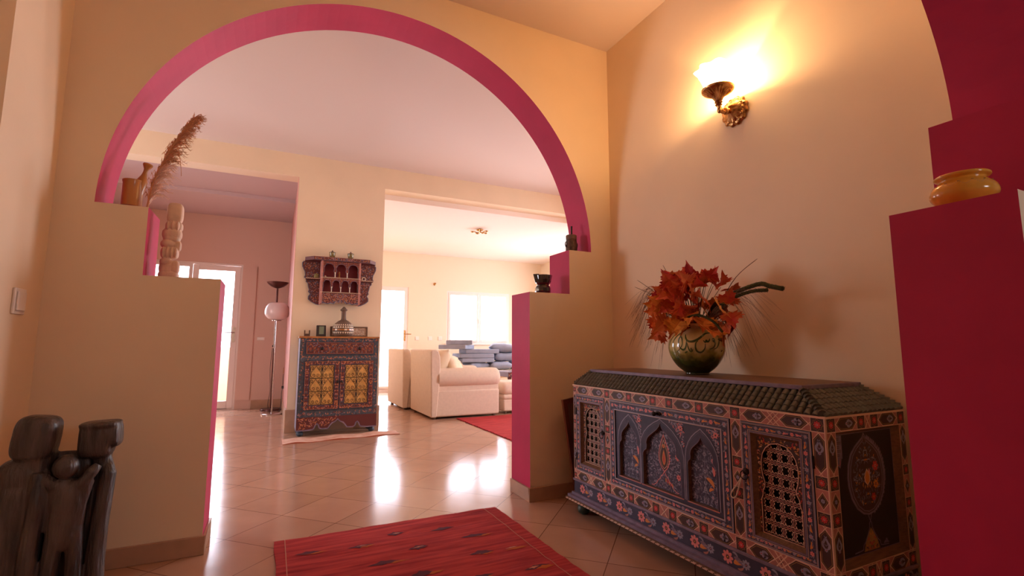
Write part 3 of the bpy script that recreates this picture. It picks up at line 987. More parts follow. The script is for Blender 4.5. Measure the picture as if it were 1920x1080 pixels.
def lattice_door(u0, u1, latch_u, iu0, iu1, iv0, iv1):
    m = M()
    zb, zt = Z1 + .002, Z2 - .002
    dd = .003
    for a in ((u0, u1, zb, iv0), (u0, u1, iv1, zt), (u0, iu0, iv0, iv1), (iu1, u1, iv0, iv1)):
        m.fbox(FF, *a, -.024, dd, 'c_navy')
    fw = min(iu0 - u0, u1 - iu1, iv0 - zb, zt - iv1)
    # painted vine borders on the four rails
    G = Fr(FF.p(0, (zt + iv1) / 2, dd), FF.u, FF.v); vine(m, G, u0 + .006, u1 - .006, (zt - iv1) * .66, 1)
    G = Fr(FF.p(0, (zb + iv0) / 2, dd), FF.u, FF.v); vine(m, G, u0 + .006, u1 - .006, (iv0 - zb) * .66, 2)
    G = Fr(FF.p((u0 + iu0) / 2, 0, dd), FF.v, -FF.u); vine(m, G, iv0 - .004, iv1 + .004, (iu0 - u0) * .66, 3)
    G = Fr(FF.p((u1 + iu1) / 2, 0, dd), FF.v, -FF.u); vine(m, G, iv0 - .004, iv1 + .004, (u1 - iu1) * .66, 4)
    G = Fr(FF.p(0, 0, dd), FF.u, FF.v)
    m.frame(G, u0, zb, u1, zt, .003, 'c_lav', .0014); m.frame(G, u0 + .0045, zb + .0045, u1 - .0045, zt - .0045, .0012, 'c_cream', .0014)
    m.frame(G, iu0 - .006, iv0 - .006, iu1 + .006, iv1 + .006, .006, 'c_mauve', .0018)
    m.frame(G, iu0 - .0095, iv0 - .0095, iu1 + .0095, iv1 + .0095, .0015, 'c_cream', .0020)
    # wooden chamfer towards the recess
    e = .012
    O = [(iu0, iv0), (iu1, iv0), (iu1, iv1), (iu0, iv1)]
    I = [(iu0 + e, iv0 + e), (iu1 - e, iv0 + e), (iu1 - e, iv1 - e), (iu0 + e, iv1 - e)]
    m.add([FF.p(a, b, dd) for a, b in O] + [FF.p(a, b, -.014) for a, b in I], [(i, (i + 1) % 4, 4 + (i + 1) % 4, 4 + i) for i in range(4)], 'c_wood')
    K = keyhole(iu0 + e + .010, iu1 - e - .004, iv0 + e + .002, iv1 - e - .014)
    m.ring(FF, I, K, 'c_dark', -.014, -.020, 'c_dark')
    cu = (K[0][0] + K[1][0]) / 2
    m.stroke(FF, K + [K[0]], .0028, 'c_cream', -.0130)
    top = [(I[3][0], iv0 + (iv1 - iv0) * .42), (I[2][0], iv0 + (iv1 - iv0) * .42), I[2], I[3]]
    rnd = random.Random(7)
    for k in range(420):
        u_, v_ = rnd.uniform(I[0][0], cu), rnd.uniform(I[0][1], I[2][1])
        if inside(K, u_, v_) or inside(K, u_ + .006, v_) or inside(K, u_, v_ - .006): continue
        cc = rnd.choice(('c_red', 'c_orange', 'c_cream', 'c_ochre', 'c_rose', 'c_orange'))
        t_ = rnd.uniform(0, 6.3)
        comma(m, FF, u_, v_, t_, .010, .0035, cc, -.0135 + rnd.uniform(0, .0003), 2.6)
        comma(m, FF, 2 * cu - u_, v_, PI - t_, .010, .0035, cc, -.0135 + rnd.uniform(0, .0003), -2.6)
    o = m.build('door', chest)
    g = M()
    lattice(g, FF, iu0 + e + .004, iu1 - e - .004, iv0 + e, iv1 - e, 4, 8, -.023)
    g.build('lattice_grille', o)
    c = FF.p(latch_u, (zb + zt) / 2 + .03, dd)
    k = M()
    k.ell(c, (.010, .014, .014), 'iron', 14, 8)
    ring_ = [c + Vector((-.012, .016 * math.sin(a), -.012 + .016 * math.cos(a))) for a in [2 * PI * i / 16 for i in range(17)]]
    k.tube(ring_, .0022, 'iron', 6, cap=False)
    k.build('ring_pull', o, smooth=True)
    s_ = u0 if latch_u > (u0 + u1) / 2 else u1
    for z_ in (zb + .075, zt - .095):
        k = M(); k.tube([FF.p(s_ + .003, z_ - .02, .004), FF.p(s_ + .003, z_ + .02, .004)], .0035, 'iron', 8); k.build('hinge', o)
    return o
lattice_door(.030, .298, .285, .073, .262, .280, .625)
dr = lattice_door(1.152, 1.422, 1.166, 1.192, 1.381, .266, .628)
k = M()
a_, b_ = FF.p(1.166, .470, .010), FF.p(1.10, .395, .008)
k.tube(curve([FF.p(1.160, .470, .012), FF.p(1.135, .435, .010), FF.p(1.098, .385, .008), FF.p(1.108, .372, .008), FF.p(1.125, .388, .010), FF.p(1.150, .45, .012), FF.p(1.164, .472, .014)], 6), .0028, 'cord', 6)
k.build('cord_loop', dr, smooth=True)

# drop front with three pointed arches
PT = [(1, 0), (1, .06), (.93, .14), (.80, .20), (.78, .30), (.80, .38), (.74, .50), (.60, .60), (.40, .70), (.20, .80), (.07, .90), (0, 1)]
def ogee(c, w, v0, vs, vt):
    R = [(c + w * a, vs + (vt - vs) * b) for a, b in PT]
    L = [(c - w * a, vs + (vt - vs) * b) for a, b in PT[-2::-1]]
    return [(c - w, v0), (c + w, v0)] + R + L
def ogee2(c, w, vs, vt):
    pr2 = [(1, 0), (1.0, .25), (.93, .45), (.78, .62), (.56, .77), (.30, .89), (.12, .95), (0, 1)]
    R = [(c + w * a, vs + (vt - vs) * b) for a, b in pr2]
    L = [(c - w * a, vs + (vt - vs) * b) for a, b in pr2[-2::-1]]
    return R + L
m = M()
u0, u1, zb, zt = .348, 1.100, Z1 + .002, Z2 - .002
iu0, iu1, iv0, iv1 = .389, 1.057, .276, .616
dd = .003
for a in ((u0, u1, zb, iv0), (u0, u1, iv1, zt), (u0, iu0, iv0, iv1), (iu1, u1, iv0, iv1)):
    m.fbox(FF, *a, -.024, dd, 'c_navy')
G = Fr(FF.p(0, (zt + iv1) / 2, dd), FF.u, FF.v); vine(m, G, u0 + .008, u1 - .008, .034, 5)
G = Fr(FF.p(0, (zb + iv0) / 2, dd), FF.u, FF.v); vine(m, G, u0 + .008, u1 - .008, .028, 6)
G = Fr(FF.p((u0 + iu0) / 2, 0, dd), FF.v, -FF.u); vine(m, G, iv0 - .002, iv1 + .002, .028, 7)
G = Fr(FF.p((u1 + iu1) / 2, 0, dd), FF.v, -FF.u); vine(m, G, iv0 - .002, iv1 + .002, .028, 8)
G = Fr(FF.p(0, 0, dd), FF.u, FF.v)
m.frame(G, u0, zb, u1, zt, .0035, 'c_lav', .0014); m.frame(G, u0 + .0055, zb + .0055, u1 - .0055, zt - .0055, .0014, 'c_cream', .0014)
m.frame(G, iu0 - .006, iv0 - .006, iu1 + .006, iv1 + .006, .0045, 'c_lav', .0014); m.frame(G, iu0 - .0015, iv0 - .0015, iu1 + .0015, iv1 + .0015, .0015, 'c_cream', .0014)
cells = ((iu0, .578, .494, .0745, .575, .606), (.578, .866, .7145, .1205, .594, .612), (.866, iu1, .9505, .0755, .572, .603))
fd = -.002      # face of the arcade, a little behind the border
for a, b, c, w_, apex, oap in cells:
    v0 = .296
    sp = .43 if w_ > .1 else .445
    O = [(a, iv0), (b, iv0), (b, iv1), (a, iv1)]
    K = ogee(c, w_, v0, sp, apex)
    m.ring(FF, O, K, 'c_navy', fd, -.020, 'c_wood')
    # spandrel ground with fine leaves, then the navy pointed arch
    N = ogee2(c, min(w_ * 1.16, (b - a) / 2 - .001), sp - .01, oap)
    N = [(c + min(w_ * 1.16, (b - a) / 2 - .001), v0)] + N + [(c - min(w_ * 1.16, (b - a) / 2 - .001), v0)]
    KK = ogee(c, w_, v0 + .0005, sp, apex)
    m.ring(FF, [N[-1]] + N[:-1], KK, 'c_navy', fd + .0012)
    m.stroke(FF, N, .004, 'c_lav', fd + .0020); m.stroke(FF, ogee2(c, w_ * 1.10, sp - .01, oap - .010), .0012, 'c_slate', fd + .0024)
    m.stroke(FF, K[1:], .0026, 'c_mauve', fd + .0026)
    m.rect(FF, c - w_ * 1.1, v0 - .005, c + w_ * 1.1, v0, 'c_rose', fd + .0022)
    for sx in (1, -1):
        H_ = Fr(FF.p(c, 0, fd), FF.u * sx, FF.v)
        Q = [(w_ * .35, iv1 - .004), ((b - a) / 2 - .002, iv1 - .004), ((b - a) / 2 - .002, .50), (w_ * 1.05, .52), (w_ * .95, .56)]
        scrolls(m, H_, Q, 90, .013, 21, ('c_lav', 'c_lav', 'c_mauve', 'c_pink', 'c_lav'), .0006, wr=.30)
        flower(m, H_, (b - a) / 2 - .016, iv1 - .026, .013, 'c_pink', 'c_dark', None, .0030, 6)
    # painted ground inside the niche
    B = Fr(FF.p(0, 0, -.020), FF.u, FF.v)
    m.poly(B, K, 'c_navy', .0002)
    scrolls(m, B, K, 260 if w_ > .1 else 150, .0175, 11 + int(c * 10), ('c_slate', 'c_slate', 'c_lav', 'c_mauve', 'c_slate', 'c_lav'), .0006, mirror=c)
    if w_ > .1:
        dr_ = lambda k, z0_, z1_: [(c + k * x, z0_ + (z1_ - z0_) * y) for x, y in ((0, 0), (.55, .10), (.95, .28), (1, .42), (.80, .60), (.48, .78), (.22, .90), (0, 1))] + [(c - k * x, z0_ + (z1_ - z0_) * y) for x, y in ((.22, .90), (.48, .78), (.80, .60), (1, .42), (.95, .28), (.55, .10))]
        for k_, a1, b1, cc, d_ in ((.036, .375, .545, 'c_pink', .0010), (.032, .380, .535, 'c_dark', .0012), (.027, .388, .520, 'c_cream', .0014), (.025, .391, .514, 'c_dark', .0016)):
            m.poly(B, dr_(k_, a1, b1), cc, d_)
        for i in range(9):
            z_ = .40 + i * .013
            for sx in (1, -1):
                H_ = Fr(B.p(c, 0), B.u * sx, B.v)
                ww = .036 * math.sin(PI * min(.95, .2 + i * .09)) 
                comma(m, H_, ww * .9, z_, .7, .013, .006, 'c_pink', .0018, -1.0)
        m.poly(B, dr_(.011, .405, .475), 'c_orange', .0019); m.poly(B, dr_(.005, .412, .462), 'c_red', .0021)
        flower(m, B, c, .49, .010, 'c_orange', 'c_red', None, .0022, 6)
        for sx in (1, -1):
            m.stroke(B, [(c, .378), (c + sx * .012, .360), (c + sx * .020, .356), (c + sx * .030, .338), (c + sx * .040, .334), (c + sx * .052, .316), (c + sx * .070, .304), (c + sx * .085, .302)], .0035, 'c_pink', .0016)
            H_ = Fr(B.p(c, 0), B.u * sx, B.v)
            for k_ in range(5):
                comma(m, H_, .006 + k_ * .010, .312 + (5 - k_) * .004, 1.1, .022, .007, ('c_orange', 'c_red')[k_ % 2], .0014, 1.2)
            for (uu, vv, r_) in ((.085, .455, .016), (.070, .52, .013), (.088, .37, .014)):
                flower(m, H_, uu, vv, r_, 'c_pink', 'c_red', 'c_dark', .0020, 7)
    else:
        for sx in (1, -1):
            H_ = Fr(B.p(c, 0), B.u * sx, B.v)
            comma(m, H_, .006, .405, -.1, .055, .018, 'c_orange', .0018, -1.5)
            comma(m, H_, .020, .355, 1.2, .030, .012, 'c_orange', .0018, -1.9)
            comma(m, H_, .046, .42, 1.4, .040, .014, 'c_pink', .0018, .9)
            flower(m, H_, .036, .335, .009, 'c_lav', 'c_pink', None, .0019, 6)
            flower(m, H_, .044, .48, .010, 'c_pink', 'c_red', None, .0019, 6)
        m.stroke(B, [(c, .31), (c, .53)], .0018, 'c_lav', .0014)
        for z_ in (.36, .43, .5): flower(m, B, c, z_, .008, 'c_lav', 'c_dark', None, .0022, 6)
o = m.build('drop_front', chest)
k = M()
kc = FF.p(.710, .637, .004)
k.ell(kc, (.006, .022, .010), 'iron', 16, 8)
k.tube([kc, kc + Vector((-.022, 0, 0))], [.007, .005], 'iron', 10); k.ell(kc + Vector((-.026, 0, 0)), (.009, .011, .011), 'iron', 14, 8)
k.build('knob', o, smooth=True)
for uu in (.344, .344):
    pass

# near end panel: dark ground with a painted mandorla
m = M()
a0, a1, b0, b1 = .052, .430, Z1, Z2
m.fbox(FS, a0, a1, b0, b1, -.022, -.016, 'c_black')
e = .010
# chamfered frame
for (p, q, r_, s_) in (((a0, b0), (a1, b0), (a1 - .028, b0 + .024), (a0 + .004, b0 + .024)), ((a1, b0), (a1, b1), (a1 - .028, b1 - .012), (a1 - .028, b0 + .024)),
                       ((a1, b1), (a0, b1), (a0 + .004, b1 - .012), (a1 - .028, b1 - .012)), ((a0, b1), (a0, b0), (a0 + .004, b0 + .024), (a0 + .004, b1 - .012))):
    m.add([FS.p(*p, 0), FS.p(*q, 0), FS.p(*r_, -.016), FS.p(*s_, -.016)], [(0, 1, 2, 3)], 'c_wood')
m.frame(FS, a0 + .004, b0 + .024, a1 - .028, b1 - .012, .002, 'c_mauve', -.0148)
B = Fr(FS.p(0, 0, -.016), FS.u, FS.v)
c = .235
def mand(k, g=0):
    pr3 = [(0, .378), (.30, .384), (.62, .405), (.86, .44), (.98, .48), (1, .51), (.94, .55), (.78, .585), (.52, .610), (.28, .625), (.10, .636), (0, .652)]
    R = [(c + (.100 * k) * a, .505 + (b - .505) * (1 - g)) for a, b in pr3]
    return R + [(2 * c - a, b) for a, b in R[-2:0:-1]]
m.poly(B, mand(1.10), 'c_mauve', .0004)
for sx in (1, -1):
    H_ = Fr(B.p(c, 0), B.u * sx, B.v)
    Pm = mand(1.12)[1:11]
    for i in range(len(Pm) - 1):
        for t_ in (0, .33, .66):
            x_ = Pm[i][0] + (Pm[i + 1][0] - Pm[i][0]) * t_ - c; y_ = Pm[i][1] + (Pm[i + 1][1] - Pm[i][1]) * t_
            comma(m, H_, x_ - .004, y_ - .004, .9, .016, .008, 'c_mauve', .0006, 1.3)
m.poly(B, mand(1.0, .05), 'c_dark', .0008); m.poly(B, mand(.95, .08), 'c_mauve', .0010); m.poly(B, mand(.90, .11), 'c_dark', .0012)
PM = mand(.82, .18)
scrolls(m, B, PM, 90, .015, 3, ('c_lav', 'c_slate', 'c_orange', 'c_mauve', 'c_slate'), .0015, mirror=c)
for sx in (1, -1):
    H_ = Fr(B.p(c, 0), B.u * sx, B.v)
    flower(m, H_, .052, .535, .018, 'c_red', 'c_pink', 'c_dark', .0024, 6); flower(m, H_, .048, .475, .016, 'c_orange', 'c_dark', 'c_pink', .0024, 7)
    flower(m, H_, .030, .435, .014, 'c_red', 'c_orange', None, .0024, 6)
    comma(m, H_, .004, .505, .6, .03, .012, 'c_pink', .0022, 1.6)
    m.stroke(B, [(c + sx * .010, .384), (c + sx * .004, .366), (c - sx * .006, .352), (c - sx * .008, .338), (c + sx * .012 * -1, .330), (c - sx * .020, .318), (c - sx * .030, .306), (c - sx * .036, .296), (c - sx * .048, .288), (c - sx * .052, .274), (c - sx * .066, .272), (c - sx * .100, .270)], .0035, 'c_mauve', .0016)
    comma(m, H_, .07, .276, .5, .035, .010, 'c_mauve', .0014, -1.4); comma(m, H_, .09, .278, 1.4, .016, .008, 'c_mauve', .0014, 2)
m.poly(B, [(c - .046, .266), (c + .046, .266), (c + .034, .295), (c + .012, .325), (c, .338), (c - .012, .325), (c - .034, .295)], 'c_ochre', .0010)
scrolls(m, B, [(c - .044, .268), (c + .044, .268), (c + .010, .325), (c - .010, .325)], 14, .014, 5, ('c_red', 'c_orange', 'c_dark'), .0014, mirror=c)
m.poly(B, [(c + .018 * x, .50 + .026 * y) for x, y in ((0, -1), (.8, -.5), (1, .1), (.6, .7), (0, 1.2), (-.6, .7), (-1, .1), (-.8, -.5))], 'c_cream', .0026)
m.poly(B, [(c + .013 * x, .50 + .022 * y) for x, y in ((0, -1), (.8, -.5), (1, .1), (.6, .7), (0, 1.1), (-.6, .7), (-1, .1), (-.8, -.5))], 'c_orange', .0028)
# kufic style corner blocks
for sx, cx_ in ((1, a0 + .010), (-1, a1 - .034)):
    H_ = Fr(B.p(cx_, 0), B.u * sx, B.v)
    m.rect(H_, 0, .575, .045, .650, 'c_mauve', .0004)
    m.poly(H_, [(.004, .575), (.040, .575), (.030, .545), (.008, .560)], 'c_mauve', .0004)
    for i in range(5):
        m.stroke(H_, [(.004, .585 + i * .013), (.030 + (i % 2) * .010, .585 + i * .013), (.030 + (i % 2) * .010, .590 + i * .013), (.012, .590 + i * .013)], .0018, 'c_dark', .0007)
    m.stroke(H_, [(.014, .575), (.014, .556), (.030, .556), (.030, .575)], .002, 'c_red', .0007)
m.build('end_panel', chest)

# roof shaped lid
TZ, TX0, TX1, TY0, TY1 = .798, 1.69, 2.03, 1.115, 2.385
m = M()
b_ = [(CX + .004, CY0 + .004, Z3), (CXB, CY0 + .004, Z3), (CXB, CY1 - .004, Z3), (CX + .004, CY1 - .004, Z3)]
t_ = [(TX0, TY0, TZ - .010), (TX1, TY0, TZ - .010), (TX1, TY1, TZ - .010), (TX0, TY1, TZ - .010)]
m.add(b_ + t_, [(0, 1, 5, 4), (1, 2, 6, 5), (2, 3, 7, 6), (3, 0, 4, 7), (4, 5, 6, 7), (0, 3, 2, 1)], 'roof_tile')
m.box(CX - .004, CXB + .003, CY0 - .004, CY1 + .004, Z3 - .004, Z3 + .003, 'c_cream')
lid = m.build('lid', chest)
def tiles(m, base0, base1, top0, top1, pitch, r, nseg, skip_ends=0):
    """rows of overlapping half round tiles between an eave line and a top line; hips cut the short rows"""
    base0, base1, top0, top1 = map(Vector, (base0, base1, top0, top1))
    e = base1 - base0
    L = e.length
    e = e / L
    slope_mid = (top0 + top1) / 2 - (base0 + base1) / 2
    s = slope_mid - e * slope_mid.dot(e)
    H = s.length
    s = s / H
    nrm = e.cross(s)
    if nrm.z < 0: nrm = -nrm
    in0 = (top0 - base0).dot(e); in1 = (base1 - top1).dot(e)
    n = int(L / pitch)
    for i in range(n):
        u = pitch * (i + .5) + (L - n * pitch) / 2
        lim = H
        if u < in0: lim = H * u / in0
        if u > L - in1: lim = H * (L - u) / in1
        k = max(1, round(nseg * lim / H))
        if lim < H * .12: continue
        seg = lim / k
        for j in range(k):
            a, b = j * seg, min(lim, (j + 1) * seg + seg * .12)
            P0 = base0 + e * u + s * a; P1 = base0 + e * u + s * b
            ro, ri = r * 1.0, r * .93
            vs, q = [], 6
            for P, rr, up in ((P0, ro, r * .09), (P1, ri, 0)):
                for t in range(q + 1):
                    an = PI * t / q
                    vs.append(P + e * (math.cos(an) * rr) + nrm * (math.sin(an) * rr + up))
            m.add(vs + [P0 + nrm * 0], [(t, t + 1, q + 2 + t, q + 1 + t) for t in range(q)] + [tuple(range(q + 1))], 'roof_tile')
m = M()
o_ = .001
A, B_, C_, D_ = (CX, CY1, Z3 + o_), (CX, CY0, Z3 + o_), (CXB, CY0, Z3 + o_), (CXB, CY1, Z3 + o_)
TQ = TZ - .012
a_, b2, c2, d2 = (TX0, TY1, TQ), (TX0, TY0, TQ), (TX1, TY0, TQ), (TX1, TY1, TQ)
tiles(m, A, B_, a_, b2, .0283, .0135, 4); tiles(m, B_, C_, b2, c2, .0285, .0138, 5); tiles(m, D_, A, d2, a_, .0285, .0125, 6)
def hip(p, q, n=8, r=.0150):
    p, q = Vector(p), Vector(q)
    for i in range(n):
        a, b = p.lerp(q, i / n), p.lerp(q, (i + 1.15) / n)
        m.tube([a + Vector((0, 0, .010)), b + Vector((0, 0, .004))], [r, r * .8], 'roof_tile', 12)
hip((CX + .006, CY0 + .010, Z3), b2); hip((CX + .006, CY1 - .010, Z3), a_); hip((CXB, CY0 + .010, Z3), c2)
m.build('roof_tiles', lid, smooth=True, angle=50)
m = M()
m.box(TX0 - .006, TX1 + .01, TY0 - .006, TY1 + .006, TZ - .004, TZ + .012, 'c_mauve')
G = Fr((TX0 - .006, TY1 + .006, TZ + .012), (0, -1, 0), (1, 0, 0))
m.add([(TX0 + .004, TY0 + .004, TZ + .0125), (TX1, TY0 + .004, TZ + .0125), (TX1, TY1 - .004, TZ + .0125), (TX0 + .004, TY1 - .004, TZ + .0125)], [(0, 1, 2, 3)], 'c_wood')
m.build('top_board', lid, bevel=.002, bseg=1)

# ------------------------------------------------------------------ vase with calligraphy
VX, VY, VZ = 1.86, 1.745, TZ + .0125
t = thing('ceramic_vase', (VX, VY, VZ), 'round green and cream glazed vase with dark Arabic calligraphy on the chest lid', 'vase')
prof = [(.052, 0), (.056, .003), (.056, .010), (.062, .014), (.090, .038), (.112, .068), (.126, .100), (.131, .130), (.127, .162), (.112, .192), (.090, .212), (.066, .224), (.058, .230), (.056, .238), (.060, .244), (.054, .244), (.048, .232), (.05, .21)]
pf = curve(prof, 4)
m = M(); m.lathe((VX, VY, VZ), pf, 'vase_glaze', 64); o = m.build('vase_body', t, smooth=True, origin=(VX, VY, VZ), angle=60)
def rad_at(z):
    z -= VZ
    for (r0, a), (r1, b) in zip(pf, pf[1:]):
        if a <= z <= b and b > a: return r0 + (r1 - r0) * (z - a) / (b - a)
    return .05
STROKES = [[(-1.426, 0.9941), (-1.463, 0.9768), (-1.552, 0.9557), (-1.652, 0.9387), (-1.788, 0.9317)], [(-1.797, 0.9779), (-1.728, 0.9806), (-1.712, 0.9714), (-1.769, 0.9674), (-1.793, 0.974)], [(-1.712, 0.9714), (-1.713, 0.9557), (-1.786, 0.94), (-1.952, 0.9317)], [(-1.896, 0.9805), (-1.921, 0.9726), (-1.994, 0.9655), (-2.034, 0.9726), (-2.055, 0.966), (-2.097, 0.9647), (-2.141, 0.9726)], [(-2.082, 0.9582), (-2.102, 0.9374), (-2.183, 0.9217), (-2.28, 0.9172), (-2.374, 0.9237), (-2.417, 0.9399), (-2.397, 0.9608), (-2.32, 0.9707)], [(-1.753, 1.0071), (-1.979, 1.0051), (-2.137, 0.9944), (-2.316, 0.9786), (-2.477, 0.9687), (-2.616, 0.9674), (-2.721, 0.9749), (-2.776, 0.9888), (-2.805, 1.0009)], [(-2.738, 0.9741), (-2.733, 0.9529), (-2.772, 0.9357), (-2.851, 0.9285), (-2.938, 0.9348), (-2.983, 0.9396)], [(3.124, 0.9158), (-2.96, 0.9361), (-2.884, 0.9556), (-2.91, 0.9796), (-2.985, 0.9904), (-3.044, 0.9797), (-3.04, 0.9609), (-2.982, 0.9422), (-2.873, 0.9285)], [(-2.859, 1.0214), (-3.027, 1.0089), (3.081, 0.9903), (2.989, 0.9692), (2.977, 0.9475)], [(3.006, 1.0087), (2.853, 0.9899), (2.752, 0.9694), (2.731, 0.9474)], [(-2.707, 0.9635), (-2.659, 0.9371), (-2.597, 0.9214), (-2.538, 0.922), (-2.509, 0.932)], [(-2.574, 0.9385), (-2.557, 0.9241)], [(-2.803, 0.9138), (-2.698, 0.9213)], [(-1.299, 0.9818), (-1.347, 0.9676)], [(-1.414, 0.9901), (-1.426, 0.9848)], [(-1.54, 0.9781), (-1.408, 0.9729), (-1.335, 0.9663)], [(-1.414, 0.9216), (-1.334, 0.9262)], [(-1.697, 0.9583), (-1.769, 0.974)]]
WID = {5: .0105, 6: .0085, 4: .0080, 3: .0085, 1: .008}
m = M()
for i, s_ in enumerate(STROKES):
    P = [(a + 2 * PI if a < 0 else a, z) for a, z in s_]
    P = curve(P, 5)
    n = len(P)
    vs = []
    for j in range(n):
        a0_, z0_ = P[max(j - 1, 0)]; a1_, z1_ = P[min(j + 1, n - 1)]
        dx, dz = (a1_ - a0_) * .125, z1_ - z0_
        l_ = math.hypot(dx, dz) or 1
        w_ = WID.get(i, .0065) * .5 * (.3 + .7 * math.sin(PI * (j + .7) / (n + .4)))
        for sg in (1, -1):
            a_2 = P[j][0] - sg * dz / l_ * w_ / .125; z_2 = P[j][1] + sg * dx / l_ * w_
            r_ = rad_at(z_2) + .0007
            vs.append((VX + r_ * math.cos(a_2), VY + r_ * math.sin(a_2), z_2))
    m.add(vs, [(2 * j, 2 * j + 1, 2 * j + 3, 2 * j + 2) for j in range(n - 1)], 'glaze_green')
m.build('calligraphy', t)

# ------------------------------------------------------------------ bouquet in the vase
bq = thing('autumn_bouquet', (VX, VY, VZ + .20), 'bouquet of red and orange maple leaves, grasses and mossy stems standing in the round vase', 'bouquet')
MAPLE = [(0, 0), (.10, .10), (.36, .02), (.30, .14), (.52, .18), (.44, .26), (.60, .36), (.44, .36), (.46, .50), (.30, .44), (.26, .54), (.20, .50), (.24, .70), (.14, .66), (.06, .82), (0, 1.0)]
MAPLE = MAPLE + [(-a, b) for a, b in MAPLE[-2:0:-1]]
rnd = random.Random(5)
def maple(m, base, dirv, nrm, L, c, fold=.25):
    d_ = Vector(dirv).normalized()
    n_ = Vector(nrm); n_ = (n_ - d_ * n_.dot(d_)).normalized()
    s_ = d_.cross(n_)
    base = Vector(base)
    cup = rnd.uniform(-.4, .6)
    f = lambda a, b: base + d_ * (b * L) + s_ * (a * L * 1.05) + n_ * (L * (abs(a) * fold - cup * (b - .4) ** 2 + .04 * math.sin(9 * a + 7 * b)))
    k = len(MAPLE)
    cen = [(0, .15), (0, .40), (0, .65)]
    vs = [f(a, b) for a, b in MAPLE] + [f(*q) for q in cen]
    fs = []
    for i in range(k):
        j = (i + 1) % k
        yb = (MAPLE[i][1] + MAPLE[j][1]) / 2
        q = 0 if yb < .22 else (1 if yb < .52 else 2)
        fs.append((i, j, k + q))
    for i, (q0, q1) in ((6, (0, 1)),):
        pass
    m.add(vs, fs, c)
    # inner fill between the three midrib points
    def near(th): return min(range(len(MAPLE)), key=lambda i: abs(MAPLE[i][1] - th) + (MAPLE[i][0] < 0) * 9 + (i == 0) * 9)
    fs2 = []
    for q, a, b in ((0, .20, 1), (1, .52, 2)):
        cand = [i for i in range(k) if True]
    # bridge triangles where the fan switches centre
    sw = []
    for i in range(k):
        j = (i + 1) % k
        y1 = (MAPLE[i - 1][1] + MAPLE[i][1]) / 2; y2 = (MAPLE[i][1] + MAPLE[j][1]) / 2
        q1 = 0 if y1 < .22 else (1 if y1 < .52 else 2); q2 = 0 if y2 < .22 else (1 if y2 < .52 else 2)
        if q1 != q2: sw.append((i, k + q1, k + q2))
    m.add(vs, sw, c)
    for lobe in ((0, 1.0), (.58, .37), (-.58, .37), (.34, .04), (-.34, .04)):
        p0, p1 = f(0, .05), f(lobe[0] * .85, lobe[1] * .85 + .02)
        m.tube([p0 + n_ * .0006, (p0 + p1) / 2 + n_ * .001, p1 + n_ * .0008], [.0009, .0007, .0003], 'leaf_amber' if c != 'leaf_amber' else 'leaf_red', 4, cap=False)
top = Vector((VX, VY, VZ + .235))
cam_d = Vector((-.73, -.68, .12))
cols_ = ['leaf_red', 'leaf_orange', 'leaf_crimson', 'leaf_amber']
for k in range(13):
    m = M()
    ang = -PI * .95 + 1.9 * PI * k / 12
    side = (k / 12 - .5) * 2
    # sprig spread mostly along the wall (y) and upwards
    for q in range(7):
        yy = rnd.gauss(-.018, .078); zz = rnd.uniform(-.03, .235)
        yy = max(-.20, min(.135, yy + side * .11 * (1 - zz)))
        if zz > .18: yy *= .55
        xx = rnd.uniform(-.12, .07)
        p = top + Vector((xx, yy, zz))
        out = Vector((-.35 + xx * 2, yy * 3.2, (zz - .07) * 3.0 + rnd.uniform(-.5, .25)))
        nrm = cam_d + Vector((rnd.uniform(-.6, .6), rnd.uniform(-.6, .6), rnd.uniform(-.5, .6)))
        c = cols_[rnd.choice((0, 1, 1, 1, 2, 3, 3, 3) if zz < .12 else (0, 0, 2, 1, 1, 1))]
        L = rnd.uniform(.075, .115)
        maple(m, p, out, nrm, L, c)
        m.tube(curve([top + Vector((xx * .2, yy * .2, -.05)), top + Vector((xx * .5, yy * .55, zz * .5)), p], 3), .0012, 'stem_green', 4, cap=False)
    m.build('maple_sprig', bq, smooth=False)
# a few leaves placed where the bouquet's outline needs them
m = M()
for p, out, L, c in (((VX - .03, 1.955, 1.075), (-.1, .35, -1), .10, 'leaf_crimson'), ((VX - .03, 1.90, 1.20), (-.1, .8, .3), .10, 'leaf_orange'), ((VX - .02, 1.85, 1.27), (-.1, .35, .5), .085, 'leaf_red'),
                     ((VX - .02, 1.64, 1.265), (-.1, -.6, .35), .085, 'leaf_red'), ((VX - .05, 1.52, 1.13), (-.1, -.5, .8), .095, 'leaf_red'), ((VX - .05, 1.50, 1.10), (-.1, -.3, -.8), .09, 'leaf_red'),
                     ((VX - .08, 1.60, 1.08), (-.3, -.3, -.9), .085, 'leaf_amber'), ((VX - .10, 1.78, 1.08), (-.3, .1, -1), .09, 'leaf_amber'), ((VX - .1, 1.88, 1.09), (-.2, .4, -.9), .10, 'leaf_orange')):
    maple(m, p, out, cam_d + Vector((rnd.uniform(-.3, .3), rnd.uniform(-.3, .3), rnd.uniform(-.3, .3))), L, c)
    m.tube([top + Vector((0, 0, -.03)), Vector(p)], .0012, 'stem_green', 4, cap=False)
m.build('maple_sprig', bq)
